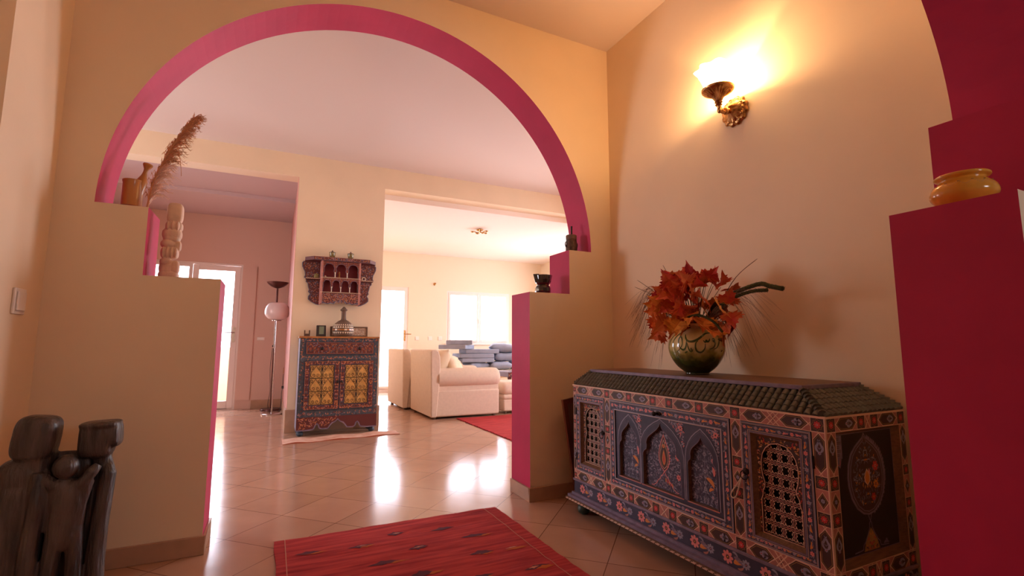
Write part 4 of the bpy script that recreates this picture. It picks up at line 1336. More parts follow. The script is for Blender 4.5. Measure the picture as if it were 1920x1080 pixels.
def spray(name, root, tips, n, r, droop, seed):
    rn = random.Random(seed)
    m = M()
    for i in range(n):
        tp = Vector(rn.choice(tips)) + Vector((rn.uniform(-.05, .03), rn.uniform(-.045, .045), rn.uniform(-.05, .05)))
        r0 = Vector(root) + Vector((rn.uniform(-.02, .02), rn.uniform(-.02, .02), rn.uniform(-.02, .02)))
        mid = r0.lerp(tp, .55) + Vector((0, 0, droop * rn.uniform(.6, 1.2)))
        q = r0.lerp(tp, .25) + Vector((0, 0, droop * .75))
        m.tube(curve([top + Vector((0, 0, -.06)), r0, q, mid, tp], 5), [r] * 5 + [r * .9] * 5 + [r * .7] * 5 + [r * .4] * 5 + [r * .2], 'grass_brown', 3, cap=False)
    return m.build(name, bq)
spray('grass_spray', (VX - .02, 1.93, 1.18), [(VX, 2.20, 1.08), (VX, 2.18, 1.02), (VX, 2.15, .98), (VX, 2.10, .95), (VX, 2.21, 1.14)], 54, .0013, .10, 1)
spray('grass_spray', (VX - .02, 1.90, 1.10), [(VX, 2.08, .95), (VX, 2.01, .87), (VX, 2.12, .98)], 26, .0012, .07, 2)
spray('grass_spray', (VX - .03, 1.52, 1.15), [(VX, 1.30, 1.04), (VX, 1.34, 1.07), (VX, 1.40, .98), (VX, 1.37, .93)], 26, .0009, .06, 3)
spray('grass_spray', (VX - .05, 1.57, 1.10), [(VX, 1.50, .93), (VX, 1.53, .90), (VX, 1.47, .92), (VX, 1.55, .95)], 34, .0011, .03, 4)
m = M()
for P in ([(VX, 1.62, 1.12), (VX, 1.50, 1.254), (VX, 1.387, 1.321)], [(VX, 1.86, 1.20), (VX, 1.90, 1.29), (VX, 1.951, 1.377)], [(VX, 1.92, 1.17), (VX, 2.04, 1.25), (VX, 2.16, 1.321)], [(VX, 1.92, 1.16), (VX, 2.05, 1.23), (VX, 2.182, 1.283)], [(VX, 1.87, 1.2), (VX, 1.895, 1.26), (VX, 1.90, 1.30)]):
    m.tube(curve([top] + P, 5), [.0022] * 5 + [.0020] * 5 + [.0016] * 5 + [.0008], 'grass_brown', 5)
m.build('grass_stalk', bq)
for nm, P, r in (('mossy_stem', [(VX - .02, 1.66, 1.07), (VX - .02, 1.605, 1.137), (VX - .02, 1.547, 1.166), (VX - .02, 1.475, 1.188), (VX - .02, 1.369, 1.208), (VX - .02, 1.320, 1.193), (VX - .02, 1.261, 1.176)], .0095),
                 ('mossy_stem', [(VX - .03, 1.66, 1.05), (VX - .03, 1.60, 1.11), (VX - .03, 1.54, 1.140), (VX - .03, 1.475, 1.165), (VX - .025, 1.40, 1.180), (VX - .022, 1.33, 1.178)], .008),
                 ('mossy_stem', [(VX - .12, 1.69, 1.065), (VX - .13, 1.62, 1.086), (VX - .13, 1.567, 1.075), (VX - .13, 1.515, 1.048), (VX - .13, 1.475, 1.005)], .0055)):
    m = M()
    Q = curve([tuple(top + Vector((0, 0, -.04)))] + P, 8)
    m.tube(Q, [r * .5 if i < 8 else r for i in range(len(Q) - 1)] + [r * .5], 'moss', 8)
    rn = random.Random(2)
    for i in range(10, len(Q)):
        p = Vector(Q[i])
        for k in range(14):
            a = rn.uniform(0, 6.3)
            dv = Vector((math.cos(a) * .8, rn.uniform(-.5, .5), math.sin(a))).normalized()
            m.add([p + dv * r * .8 + Vector((0, .001, 0)), p + dv * r * .8 - Vector((0, .001, 0)), p + dv * (r + .0035)], [(0, 1, 2)], 'moss')
    m.build(nm, bq, smooth=True, angle=180)

# ------------------------------------------------------------------ things standing on the stepped arch
def remesh(o, v, smooth=6, fac=.5):
    r = o.modifiers.new('remesh', 'REMESH'); r.mode = 'VOXEL'; r.voxel_size = v; r.use_smooth_shade = True
    s_ = o.modifiers.new('smooth', 'SMOOTH'); s_.iterations = smooth; s_.factor = fac
    return o
YP = 2.84
# mortar and pestle
t = thing('wooden_mortar', (-.640, YP, 1.586), 'honey brown turned wooden mortar on the top left step of the arch', 'mortar')
m = M(); m.lathe((-.640, YP, 1.586), [(.043, 0), (.046, .004), (.045, .012), (.041, .020), (.041, .060), (.0405, .10), (.041, .136), (.043, .142), (.043, .148), (.038, .148), (.034, .140), (.033, .03), (0.001, .025)], 'turned_wood', 40); m.build('cup', t, smooth=True)
m = M(); m.lathe((-.640, YP, 1.586), [(.0455, .011), (.0465, .016), (.0455, .020)], 'red_paint', 40, cap=False); m.build('base_ring', t, smooth=True)
t = thing('wooden_pestle', (-.628, YP, 1.612), 'waisted wooden pestle standing upright in the mortar on the arch step', 'pestle')
ax = Vector((.20, 0, .95)).normalized()
m = M(); m.lathe((-.634, YP, 1.612), [(.022, 0), (.024, .02), (.022, .09), (.024, .125), (.019, .137), (.012, .155), (.009, .175), (.010, .19), (.017, .204), (.021, .212), (.019, .219), (.006, .223)], 'turned_wood', 24, ax); m.build('shaft', t, smooth=True)
# pampas plume
t = thing('pampas_plume', (-.588, 2.90, 1.587), 'tall dried brown pampas grass plume leaning out beside the wooden mortar', 'dried grass')
stem = curve([(-.592, 2.90, 1.589), (-.575, 2.90, 1.75), (-.53, 2.90, 1.90), (-.475, 2.90, 2.03), (-.430, 2.90, 2.12)], 12)
m = M(); m.tube(stem, [.006 - .004 * i / (len(stem) - 1) for i in range(len(stem))], 'pampas', 6); m.build('stem', t, smooth=True)
m = M(); rn = random.Random(9)
for i in range(340):
    f = (i + rn.random()) / 340
    k = int((.10 + .89 * f) * (len(stem) - 1))
    p = Vector(stem[k]); tn = (Vector(stem[min(k + 1, len(stem) - 1)]) - Vector(stem[max(k - 1, 0)])).normalized()
    L = (.115 - .065 * f) * rn.uniform(.55, 1.1)
    right = rn.random() < .74
    sd = Vector((rn.uniform(.45, 1.0) if right else -rn.uniform(.05, .30), rn.uniform(-.3, .3), 0))
    cc = 'pampas_pale' if f < .30 and right else 'pampas'
    pts = [p, p + tn * L * .35 + sd * L * .16, p + tn * L * .62 + sd * L * .42, p + tn * L * .72 + sd * L * .74, p + tn * L * .66 + sd * L * 1.0 + Vector((0, 0, -.012))]
    m.tube(pts, [.0022, .0022, .0019, .0014, .0006], cc, 3, cap=False)
    for q in range(7):
        h = rn.uniform(.25, 1) * 3.99
        a = pts[int(h)].lerp(pts[int(h) + 1], h - int(h))
        m.tube([a, a + tn * rn.uniform(-.002, .010) + sd * .010 + Vector((0, rn.uniform(-.006, .006), rn.uniform(-.008, .003)))], [.0016, .0005], cc, 3, cap=False)
m.build('plume', t)
m = M(); m.tube(curve([(-.50, 2.90, 1.97), (-.478, 2.89, 1.93), (-.462, 2.88, 1.84), (-.458, 2.88, 1.80)], 6), .0015, 'pampas', 5); m.build('bent_blade', t)

# pale carved totem
TXc = -.470
t = thing('stone_totem', (TXc, YP, 1.266), 'pale stone totem of stacked carved figures on the lower left step', 'sculpture')
m = M()
z = 1.266
m.ell((TXc, YP, z + .018), (.042, .034, .020), 'pale_stone', 20, 10, p=.55)
m.ell((TXc - .006, YP, z + .052), (.036, .032, .036), 'pale_stone', 20, 12, p=.75)
m.ell((TXc + .026, YP - .012, z + .056), (.020, .020, .036), 'pale_stone', 16, 10, p=.8)
m.ell((TXc - .012, YP - .018, z + .082), (.026, .018, .022), 'pale_stone', 16, 10)
m.ell((TXc - .002, YP, z + .128), (.037, .030, .030), 'pale_stone', 20, 12, p=.6)
for k in range(4): m.ell((TXc - .024 + k * .017, YP - .030, z + .128), (.007, .010, .027), 'pale_stone', 10, 8)
m.ell((TXc - .010, YP - .004, z + .172), (.033, .032, .026), 'pale_stone', 20, 12)
m.ell((TXc + .030, YP, z + .165), (.014, .02, .026), 'pale_stone', 12, 8, p=.7)
m.ell((TXc + .002, YP, z + .222), (.042, .034, .034), 'pale_stone', 20, 12, p=.8)
m.ell((TXc + .002, YP, z + .205), (.036, .032, .026), 'pale_stone', 20, 12, p=.7)
m.ell((TXc + .008, YP, z + .262), (.036, .031, .024), 'pale_stone', 20, 12, p=.6)
for k in range(3): m.ell((TXc - .014 + k * .020, YP - .030, z + .262), (.007, .010, .022), 'pale_stone', 10, 8)
m.ell((TXc + .008, YP, z + .328), (.034, .030, .052), 'pale_stone', 24, 14, p=.55)
remesh(m.build('carved_body', t, smooth=True), .0022, 2)

# black faceted cup shaped figure, right lower step
bx = 1.628
t = thing('black_owl_figure', (bx, YP, 1.289), 'glossy black carved stone figure with flared ears on the lower right step', 'sculpture')
m = M()
m.lathe((bx, YP, 1.289), [(.045, 0), (.050, .006), (.054, .022), (.053, .045), (.046, .058), (.040, .062), (.044, .068), (.050, .078), (.056, .100), (.060, .128), (.055, .132), (.03, .130)], 'black_gloss', 12)
for sx in (1, -1):
    m.add([(bx + sx * .045, YP - .03, 1.372), (bx + sx * .045, YP + .03, 1.372), (bx + sx * .076, YP, 1.425), (bx + sx * .045, YP - .03, 1.425), (bx + sx * .045, YP + .03, 1.425), (bx + sx * .058, YP, 1.365)], [(0, 3, 2, 5), (1, 5, 2, 4), (3, 4, 2), (0, 5, 1), (0, 1, 4, 3)], 'black_gloss')
m.ell((bx - .01, YP - .050, 1.40), (.010, .010, .018), 'black_gloss', 10, 8); m.ell((bx + .018, YP - .050, 1.405), (.012, .008, .010), 'black_gloss', 10, 8)
m.build('carved_body', t, bevel=.003)
# studded metal flask, right upper step
fx = 1.862
t = thing('studded_flask', (fx, YP, 1.588), 'dark brown studded metal flask with thin stopper on the upper right step', 'flask')
m = M(); m.lathe((fx, YP, 1.588), [(.040, 0), (.042, .006), (.041, .02), (.040, .06), (.037, .098), (.038, .10), (.038, .103), (.036, .105), (.037, .118), (.036, .130), (.033, .134), (.01, .137)], 'brown_metal', 28, fn=lambda t, z: 1 + .02 * math.cos(14 * t) * (z < .1)); m.build('flask_body', t, smooth=True)
m = M(); m.lathe((fx, YP, 1.588), [(.0375, .103), (.0385, .106), (.0385, .128), (.0372, .131)], 'leather', 28, cap=False); m.build('collar', t, smooth=True)
m = M()
for k in range(7): m.ell((fx + .003, YP, 1.588 + .138 + k * .0095), (.0075, .0075, .0058), 'iron', 10, 6)
m.build('stopper', t, smooth=True)
for sx in (1, -1):
    m = M()
    m.tube([(fx + sx * (.040 + .012 * math.sin(a)), YP, 1.588 + .066 + .018 * math.cos(a)) for a in [PI * i / 10 for i in range(11)]], .0028, 'iron', 6)
    m.ell((fx + sx * .044, YP, 1.640), (.006, .008, .010), 'iron', 8, 6); m.build('loop_handle', t, smooth=True)

# yellow pot on the near right step
px_, py_ = 1.575, .575
t = thing('yellow_pot', (px_, py_, 1.30), 'squat glossy yellow glazed pot with pricked pattern on the near pink step', 'pot')
m = M()
m.lathe((px_, py_, 1.30), curve([(.034, 0), (.048, .006), (.064, .024), (.068, .038), (.062, .054), (.050, .066), (.046, .070), (.047, .074), (.055, .078), (.056, .083), (.052, .086), (.045, .083), (.040, .074)], 4), 'yellow_glaze', 56)
o = m.build('pot_body', t, smooth=True, angle=70)
m = M()
for k in range(14):          # pricked arcs
    a = PI + 2 * PI * k / 14
    for q in range(9):
        b = -.20 + .40 * q / 8
        z_ = .061 - .012 * math.cos(b * PI / .44)
        r_ = .0575 + (.061 - z_) * .55
        m.ell((px_ + r_ * math.cos(a + b), py_ + r_ * math.sin(a + b), 1.30 + z_), (.0011, .0011, .0011), 'c_ochre', 6, 4)
m.build('pricked_pattern', t)

# ------------------------------------------------------------------ carved family group
t = thing('family_sculpture', (-.66, 2.36, 0), 'dark carved wooden sculpture of two adults and a child standing joined together', 'sculpture')
m = M(); W = 'dark_wood'; y0 = 2.36
def tub(P, R, sc_=(1, 1)):
    m.tube([(a, y0 + q, b) for a, b, q in P], R, W, 14)
def slab(c, r, p=.55, ry=.05, dy=0, rot=0):
    m.ell((c[0], y0 + dy, c[1]), (r[0], ry, r[1]), W, 28, 18, rot=Matrix.Rotation(rot, 3, 'Y'), p=p)
# left adult: tall squared head, jaw tapering into neck, broad back
slab((-.738, .618), (.061, .078), .50, .058, 0, .10)
slab((-.728, .530), (.044, .062), .7, .048, .005, .25)
slab((-.770, .49), (.066, .060), .75, .060, .01)
slab((-.768, .38), (.078, .120), .7, .064, .01)
slab((-.765, .20), (.076, .200), .6, .062, .01)
tub([(-.715, .50, -.03), (-.708, .38, -.045), (-.716, .22, -.045), (-.72, .02, -.03)], [.024, .024, .026, .030])
# child: ball head in a shawl shaped body with raised arms
m.ell((-.636, y0 - .048, .517), (.038, .038, .042), W, 24, 16)
slab((-.628, .40), (.050, .070), .7, .034, -.03)
slab((-.630, .315), (.044, .090), .65, .032, -.03)
tub([(-.625, .455, -.03), (-.665, .452, -.045), (-.690, .478, -.035), (-.700, .505, -.018)], [.024, .022, .018, .014])
tub([(-.62, .442, -.03), (-.588, .452, -.042), (-.562, .492, -.038), (-.549, .512, -.030)], [.024, .021, .019, .014])
tub([(-.575, .46, -.03), (-.588, .38, -.034), (-.592, .30, -.030)], [.020, .018, .018])
tub([(-.682, .46, -.03), (-.672, .38, -.034), (-.668, .30, -.030)], [.020, .018, .018])
tub([(-.652, .30, -.03), (-.658, .18, -.03), (-.666, .02, -.03)], [.028, .026, .026])
tub([(-.600, .30, -.03), (-.592, .18, -.03), (-.588, .02, -.03)], [.026, .024, .024])
# right adult: flat topped square head with a swept lock of hair
slab((-.572, .594), (.052, .064), .40, .052, .03)
slab((-.566, .650), (.062, .012), .55, .056, .03, -.03)
slab((-.522, .610), (.022, .046), .5, .048, .03, -.06)
slab((-.555, .53), (.028, .040), .7, .036, .035)
tub([(-.548, .53, .03), (-.528, .47, .015), (-.535, .36, .01), (-.545, .20, .01), (-.540, .02, .01)], [.022, .026, .028, .030, .034])
slab((-.555, .25), (.035, .240), .7, .040, .04)
slab((-.66, .30), (.13, .26), .7, .022, .035)      # wood joining the three backs
slab((-.665, .015), (.165, .016), .5, .085, .0)
remesh(m.build('carved_group', t, smooth=True), .0045, 5)

# mahogany frame leaning behind the chest
t = thing('wooden_board', (1.70, 2.62, 0), 'reddish brown wooden frame leaning in the gap behind the chest', 'frame')
m = M()
A = Fr((1.722, 2.60, 0), (.93, .06, .13), (-.085, .012, .60))
for a in ((0, .030, 0, 1.02), (.33, .36, 0, 1.02), (.03, .33, 0, .05), (.03, .33, .97, 1.02)): m.fbox(A, *a, -.018, .0, 'mahogany')
m.build('rails', t, bevel=.002)
m = M(); m.fbox(A, .03, .33, .05, .97, -.013, -.006, 'frame_wood'); m.build('inner_panel', t)

# ------------------------------------------------------------------ painted cabinet on the pier
KX0, KX1, KY, KB, KT = .268, 1.082, 5.62, .062, 1.040
cab = thing('painted_cabinet', (.675, 5.77, 0), 'blue and red painted cabinet with two gilt grille doors against the middle pier', 'cabinet')
KF = Fr((KX0, KY, 0), (1, 0, 0), (0, 0, 1)); KW = KX1 - KX0
def arabesque(m, F, u0, v0, u1, v1, n, sz, seed, pal=('k_orange', 'k_red', 'c_rose', 'c_slate', 'k_orange'), d=.001, mirror=True):
    scrolls(m, F, [(u0, v0), (u1, v0), (u1, v1), (u0, v1)], n, sz, seed, pal, d, (u0 + u1) / 2 if mirror else None, wr=.34)
m = M()
m.box(KX0, KX1, KY + .004, 5.915, .19, KT - .02, 'k_blue')
m.fbox(KF, 0, .055, .06, KT - .02, -.02, .0, 'k_blue'); m.fbox(KF, KW - .045, KW, .06, KT - .02, -.02, 0, 'k_blue')
m.fbox(KF, .055, KW - .045, .785, .842, -.01, 0, 'k_blue'); m.fbox(KF, .055, KW - .045, .985, KT - .02, -.01, 0, 'k_blue'); m.fbox(KF, .055, KW - .045, .195, .262, -.01, 0, 'k_blue')
for z_ in (.813, 1.003, .228): arabesque(m, KF, .01, z_ - .020, KW - .01, z_ + .018, 40, .022, int(z_ * 100))
for a in (.006, KW - .042): arabesque(m, KF, a, .20, a + .038, 1.0, 40, .024, int(a * 90) + 3, mirror=False)
m.stroke(KF, [(.052, .195), (.052, 1.0)], .004, 'c_navy', .0012); m.stroke(KF, [(KW - .045, .195), (KW - .045, 1.0)], .004, 'c_navy', .0012)
m.box(KX0 - .002, KX0, KY + .004, 5.915, .06, KT - .02, 'c_lav')
m.build('cabinet_body', cab)
m = M(); m.box(KX0 - .014, KX1 + .010, KY - .016, 5.925, KT - .020, KT, 'turned_wood'); m.build('worktop', cab, bevel=.004)
# drawer
m = M()
m.fbox(KF, .056, .765, .845, .982, 0, .012, 'k_maroon')
G = Fr(KF.p(0, 0, .012), KF.u, KF.v)
m.frame(G, .056, .845, .765, .982, .006, 'c_navy', .001); m.frame(G, .066, .855, .755, .972, .003, 'k_orange', .001)
for i in range(9):
    c = .105 + i * .0765
    P_ = [(c - .034, .862)] + [(c + .034 * math.cos(PI - PI * k / 8), .890 + .062 * math.sin(PI * k / 8)) for k in range(9)] + [(c + .034, .862)]
    m.stroke(G, P_, .003, 'k_orange', .0018); flower(m, G, c, .905, .020, 'k_red', 'k_orange', 'c_navy', .0018, 6)
arabesque(m, G, .07, .86, .75, .968, 120, .022, 4, ('k_red', 'k_orange', 'c_slate', 'k_blue'))
dro = m.build('drawer', cab)
for u_ in (.216, .604):
    k = M(); k.tube([KF.p(u_, .910, .012), KF.p(u_, .910, .035)], .006, 'iron', 10); k.ell(KF.p(u_, .910, .040), (.017, .014, .017), 'iron', 16, 10); k.build('knob', dro, smooth=True)
def scroll_pts(cx, cy, r, turns, a0, sg):
    return [(cx + r * (1 - .8 * i / 20) * math.cos(a0 + sg * turns * 2 * PI * i / 20), cy + r * (1 - .8 * i / 20) * math.sin(a0 + sg * turns * 2 * PI * i / 20)) for i in range(21)]
for k, (a, b, g0, g1) in enumerate(((.056, .408, .108, .352), (.413, .765, .464, .710))):
    m = M()
    for q in ((a, b, .268, .318), (a, b, .734, .780), (a, g0, .318, .734), (g1, b, .318, .734)): m.fbox(KF, *q, 0, .014, 'k_maroon')
    G = Fr(KF.p(0, 0, .014), KF.u, KF.v)
    for q in ((a + .006, .272, b - .006, .312), (a + .006, .738, b - .006, .776), (a + .004, .3, g0 - .006, .75), (g1 + .006, .3, b - .004, .75)):
        arabesque(m, G, *q, 34, .024, int(q[0] * 77) + k, ('k_red', 'k_orange', 'k_blue', 'k_orange', 'c_rose'))
    m.frame(G, a, .268, b, .780, .005, 'c_navy', .001); m.frame(G, g0 - .008, .310, g1 + .008, .742, .006, 'c_navy', .0014); m.frame(G, a + .007, .275, b - .007, .773, .0025, 'k_orange', .0014)
    dd_ = m.build('door', cab)
    m = M(); m.fbox(KF, g0, g1, .318, .734, -.004, .002, 'gold_panel'); m.build('gilt_panel', dd_)
    m = M()
    gw, gh = (g1 - g0) / 2, (.734 - .318) / 3
    for i in range(3): 
        x_ = g0 + gw * i; m.tube([KF.p(x_, .318, .009), KF.p(x_, .734, .009)], .0032, 'iron', 6)
    for j in range(4):
        z_ = .318 + gh * j; m.tube([KF.p(g0, z_, .009), KF.p(g1, z_, .009)], .0032, 'iron', 6)
    for i in range(2):
        for j in range(3):
            cx, cy = g0 + gw * (i + .5), .318 + gh * j
            for sg in (1, -1):
                # heart: from the top middle out and down, curling inwards at the foot, plus the upper curl
                P_ = curve([(cx, cy + gh * .96), (cx + sg * gw * .14, cy + gh * .74), (cx + sg * gw * .34, cy + gh * .50), (cx + sg * gw * .43, cy + gh * .28), (cx + sg * gw * .34, cy + gh * .09), (cx + sg * gw * .17, cy + gh * .08), (cx + sg * gw * .08, cy + gh * .22), (cx + sg * gw * .16, cy + gh * .34), (cx + sg * gw * .26, cy + gh * .26), (cx + sg * gw * .19, cy + gh * .19)], 3)
                m.tube([KF.p(x, y, .011) for x, y in P_], .0023, 'iron', 5)
                P_ = curve([(cx + sg * gw * .40, cy + gh * .48), (cx + sg * gw * .46, cy + gh * .72), (cx + sg * gw * .34, cy + gh * .90), (cx + sg * gw * .22, cy + gh * .80), (cx + sg * gw * .28, cy + gh * .66), (cx + sg * gw * .36, cy + gh * .74)], 3)
                m.tube([KF.p(x, y, .011) for x, y in P_], .0023, 'iron', 5)
    m.build('iron_scrollwork', dd_, smooth=True)
    ku = b - .018 if k == 0 else a + .018
    q = M(); q.ell(KF.p(ku, .556, .026), (.013, .012, .015), 'iron', 14, 8); q.tube([KF.p(ku, .556, .014), KF.p(ku, .556, .026)], .005, 'iron', 8); q.build('knob', dd_, smooth=True)
# carved apron
edge = [(0, .062), (.10, .062), (.165, .070), (.175, .085), (.185, .11), (.20, .125), (.215, .112), (.225, .080), (.25, .070), (.31, .072), (.33, .10), (.35, .125), (.385, .138), (.407, .165), (.428, .138), (.465, .125), (.485, .10), (.505, .072), (.56, .070), (.585, .080), (.595, .112), (.61, .125), (.625, .11), (.635, .085), (.645, .070), (.71, .062), (KW, .062)]
m = M(); m.prism(KF, edge + [(KW, .195), (0, .195)], .0, .014, 'k_maroon')
G = Fr(KF.p(0, 0, .014), KF.u, KF.v)
m.stroke(G, edge, .012, 'c_mauve', .0012)
scrolls(m, G, [(.01, .08), (.12, .08), (.20, .14), (.26, .09), (.32, .11), (.407, .18), (.407, .190), (.01, .190)], 100, .026, 12, ('k_orange', 'k_red', 'c_rose', 'k_orange'), .0014, wr=.3)
H_ = Fr(G.p(KW, 0), -G.u, G.v)
scrolls(m, H_, [(.01, .08), (.12, .08), (.20, .14), (.26, .09), (.32, .11), (.407, .18), (.407, .190), (.01, .190)], 100, .026, 12, ('k_orange', 'k_red', 'c_rose', 'k_orange'), .0014, wr=.3)
m.build('apron', cab)
for x, y in ((KX0 + .04, KY + .05), (KX1 - .04, KY + .05), (KX0 + .04, 5.86), (KX1 - .04, 5.86)):
    m = M(); m.lathe((x, y, 0), [(.016, 0), (.032, .010), (.036, .028), (.028, .044), (.016, .050), (.024, .060), (.026, .20)], 'k_blue', 18); m.build('foot', cab, smooth=True)

# on top of the cabinet
t = thing('desk_clock', (.338, 5.76, KT), 'tiny dark block clock with pale dial at the left end of the cabinet top', 'clock')
m = M(); m.box(.308, .320, 5.745, 5.775, KT, KT + .068, 'frame_wood'); m.box(.356, .368, 5.745, 5.775, KT, KT + .068, 'frame_wood'); m.box(.320, .356, 5.745, 5.775, KT, KT + .030, 'frame_wood'); m.build('case', t, bevel=.002)
m = M(); m.box(.321, .355, 5.752, 5.766, KT + .030, KT + .064, 'bone'); m.build('dial', t)
t = thing('digital_clock', (.482, 5.76, KT), 'black upright digital clock with grey green screen on the cabinet', 'clock')
m = M(); A = Fr((.432, 5.755, KT), (1, 0, 0), (0, .10, 1)); m.fbox(A, 0, .100, 0, .125, -.022, 0, 'black_plastic'); m.build('case', t, bevel=.006)
m = M(); m.fbox(A, .028, .078, .026, .112, 0, .0015, 'lcd'); m.build('screen', t)
t = thing('framed_picture', (.79, 5.86, KT), 'low wide dark framed picture with tan map like print leaning behind the inlaid bottle', 'picture')
m = M(); A = Fr((.585, 5.845, KT), (1, 0, 0), (0, .12, 1)); W_, H2 = .410, .118
for q in ((0, W_, 0, .014), (0, W_, H2 - .014, H2), (0, .016, .014, H2 - .014), (W_ - .016, W_, .014, H2 - .014)): m.fbox(A, *q, -.012, .004, 'frame_wood')
m.build('frame', t, bevel=.001)
m = M(); m.fbox(A, .016, W_ - .016, .014, H2 - .014, -.010, -.004, 'paper')
B = Fr(A.p(0, 0, -.004), A.u, A.v); rn = random.Random(4)
for k in range(46):
    u_, v_ = rn.uniform(.26, .39), rn.uniform(.02, .10)
    P_ = [(u_, v_), (u_ + rn.uniform(-.02, .02), v_), (u_ + rn.uniform(-.02, .02), v_ + rn.uniform(-.012, .012))]
    m.stroke(B, [(min(.392, max(.018, a)), min(.102, max(.016, b))) for a, b in P_], .0022, rn.choice(('c_wood', 'bone', 'k_orange')), .0006)
m.build('print', t)
bx_, by_ = .708, 5.728
t = thing('inlaid_bottle', (bx_, by_, KT), 'round leather bottle vase inlaid with bands of pale triangles on the cabinet', 'vase')
m = M()
pb = curve([(.070, 0), (.090, .012), (.108, .045), (.112, .075), (.108, .105), (.088, .145), (.060, .170), (.036, .184), (.027, .200), (.025, .27), (.026, .285), (.036, .290), (.037, .304), (.028, .310), (.012, .330), (.002, .336)], 4)
m.lathe((bx_, by_, KT), pb, 'leather', 44); m.build('bottle_body', t, smooth=True, angle=60)
def prad(z):
    for (r0, a), (r1, b) in zip(pb, pb[1:]):
        if a <= z <= b and b > a: return r0 + (r1 - r0) * (z - a) / (b - a)
    return .1
def sp(a, z, o=.0012):
    r = prad(z) + o
    return (bx_ + r * math.cos(a), by_ + r * math.sin(a), KT + z)
m = M(); N = 26
for k in range(N):
    a = 2 * PI * k / N; s_ = PI / N
    for z0_, z1_ in ((.030, .052), (.096, .118), (.122, .140)):
        up = 1 if z0_ != .030 else -1
        lo_, hi_ = (z0_, z1_) if up == 1 else (z1_, z0_)
        w_ = .80
        m.add([sp(a - s_ * w_, lo_), sp(a + s_ * w_, lo_), sp(a, hi_)], [(0, 1, 2)], 'bone')
    for z0_, z1_ in ((.060, .066), (.086, .091)):
        m.add([sp(a - s_, z0_), sp(a + s_, z0_), sp(a + s_, z1_), sp(a - s_, z1_)], [(0, 1, 2, 3)], 'c_black')
    m.add([sp(a - s_, .067), sp(a + s_, .067), sp(a + s_, .085), sp(a - s_, .085)], [(0, 1, 2, 3)], 'turned_wood' if k % 4 else 'bone')
m.build('inlay', t)

# ------------------------------------------------------------------ painted wall shelf
SY = 5.76
shelf = thing('wall_shelf', (.66, 5.93, 1.39), 'carved Moorish painted wall shelf with red arched niches above the cabinet', 'shelf')
SF = Fr((0, SY, 0), (1, 0, 0), (0, 0, 1))
m = M()
# top board with clipped corners
ht = [(.290, 5.93), (.285, 5.84), (.37, SY - .03), (.975, SY - .03), (1.06, 5.84), (1.055, 5.93)]
vs = [(a, b, 1.890) for a, b in ht] + [(a, b, 1.930) for a, b in ht]
m.add(vs, [tuple(range(6)), tuple(range(6, 12))[::-1]] + [(i, (i + 1) % 6, 6 + (i + 1) % 6, 6 + i) for i in range(6)], 'k_maroon')
Gt = Fr((0, SY - .03, 0), (1, 0, 0), (0, 0, 1)); arabesque(m, Gt, .375, 1.896, .97, 1.926, 60, .016, 8)
m.stroke(Gt, [(.37, 1.928), (.975, 1.928)], .003, 'c_rose', .0012); m.stroke(Gt, [(.37, 1.892), (.975, 1.892)], .003, 'c_slate', .0012)
m.build('top_board', shelf)
m = M()
# centre case
m.box(.452, .472, SY, 5.93, 1.405, 1.89, 'c_rose'); m.box(.862, .882, SY, 5.93, 1.405, 1.89, 'c_rose')
m.box(.472, .862, 5.915, 5.93, 1.53, 1.89, 'k_niche')
m.box(.472, .862, SY + .01, 5.93, 1.695, 1.705, 'k_maroon'); m.box(.472, .862, SY + .01, 5.93, 1.528, 1.540, 'k_maroon')
for z_ in (1.700, 1.534):
    pts = [(.452 + .43 * i / 54, z_ + (.005 if i % 2 else -.004)) for i in range(55)]
    m.stroke(SF, pts, .005, 'k_bead', .006)
m.build('case', shelf)
def multifoil(c, w, v0, v1):
    h = v1 - v0
    R = [(.95, 0), (.95, .32), (.82, .42), (.80, .50), (.92, .60), (.90, .72), (.72, .80), (.66, .90), (.38, .97), (0, 1)]
    return [(c + w * a, v0 + h * b) for a, b in R] + [(c - w * a, v0 + h * b) for a, b in R[-2::-1]]
m = M()
for n_, z0_, z1_, top_ in ((3, 1.705, 1.888, 1.862), (4, 1.540, 1.695, 1.675)):
    w_ = .39 / n_
    for i in range(n_):
        a = .472 + w_ * i
        m.ring(SF, [(a, z0_), (a + w_, z0_), (a + w_, z1_), (a, z1_)], multifoil(a + w_ / 2, w_ * .47, z0_ + .0005, top_), 'k_red', -.006, -.016, 'k_maroon')
        m.stroke(SF, multifoil(a + w_ / 2, w_ * .47, z0_ + .0005, top_), .004, 'c_slate', -.004)
        G = Fr(SF.p(0, 0, -.005), SF.u, SF.v)
        for k_ in range(8): comma(m, G, a + (.003 if k_ % 2 else w_ - .016), z1_ - .010 - k_ * .008, rnd.uniform(-1, 1), .013, .005, ('k_orange', 'c_rose', 'c_slate')[k_ % 3], .001, 2)
        for k_ in range(9): comma(m, G, a + .008 + k_ * w_ / 10, z1_ - .012, rnd.uniform(-1, 1), .012, .005, ('k_orange', 'c_slate', 'c_rose')[k_ % 3], .0012, 2)
        if i: m.lathe((a, SY + .006, z0_), [(.006, 0), (.004, .008), (.006, .016), (.0035, .03), (.005, .045), (.007, .06)], 'k_bead', 8)
m.build('arcade', shelf)
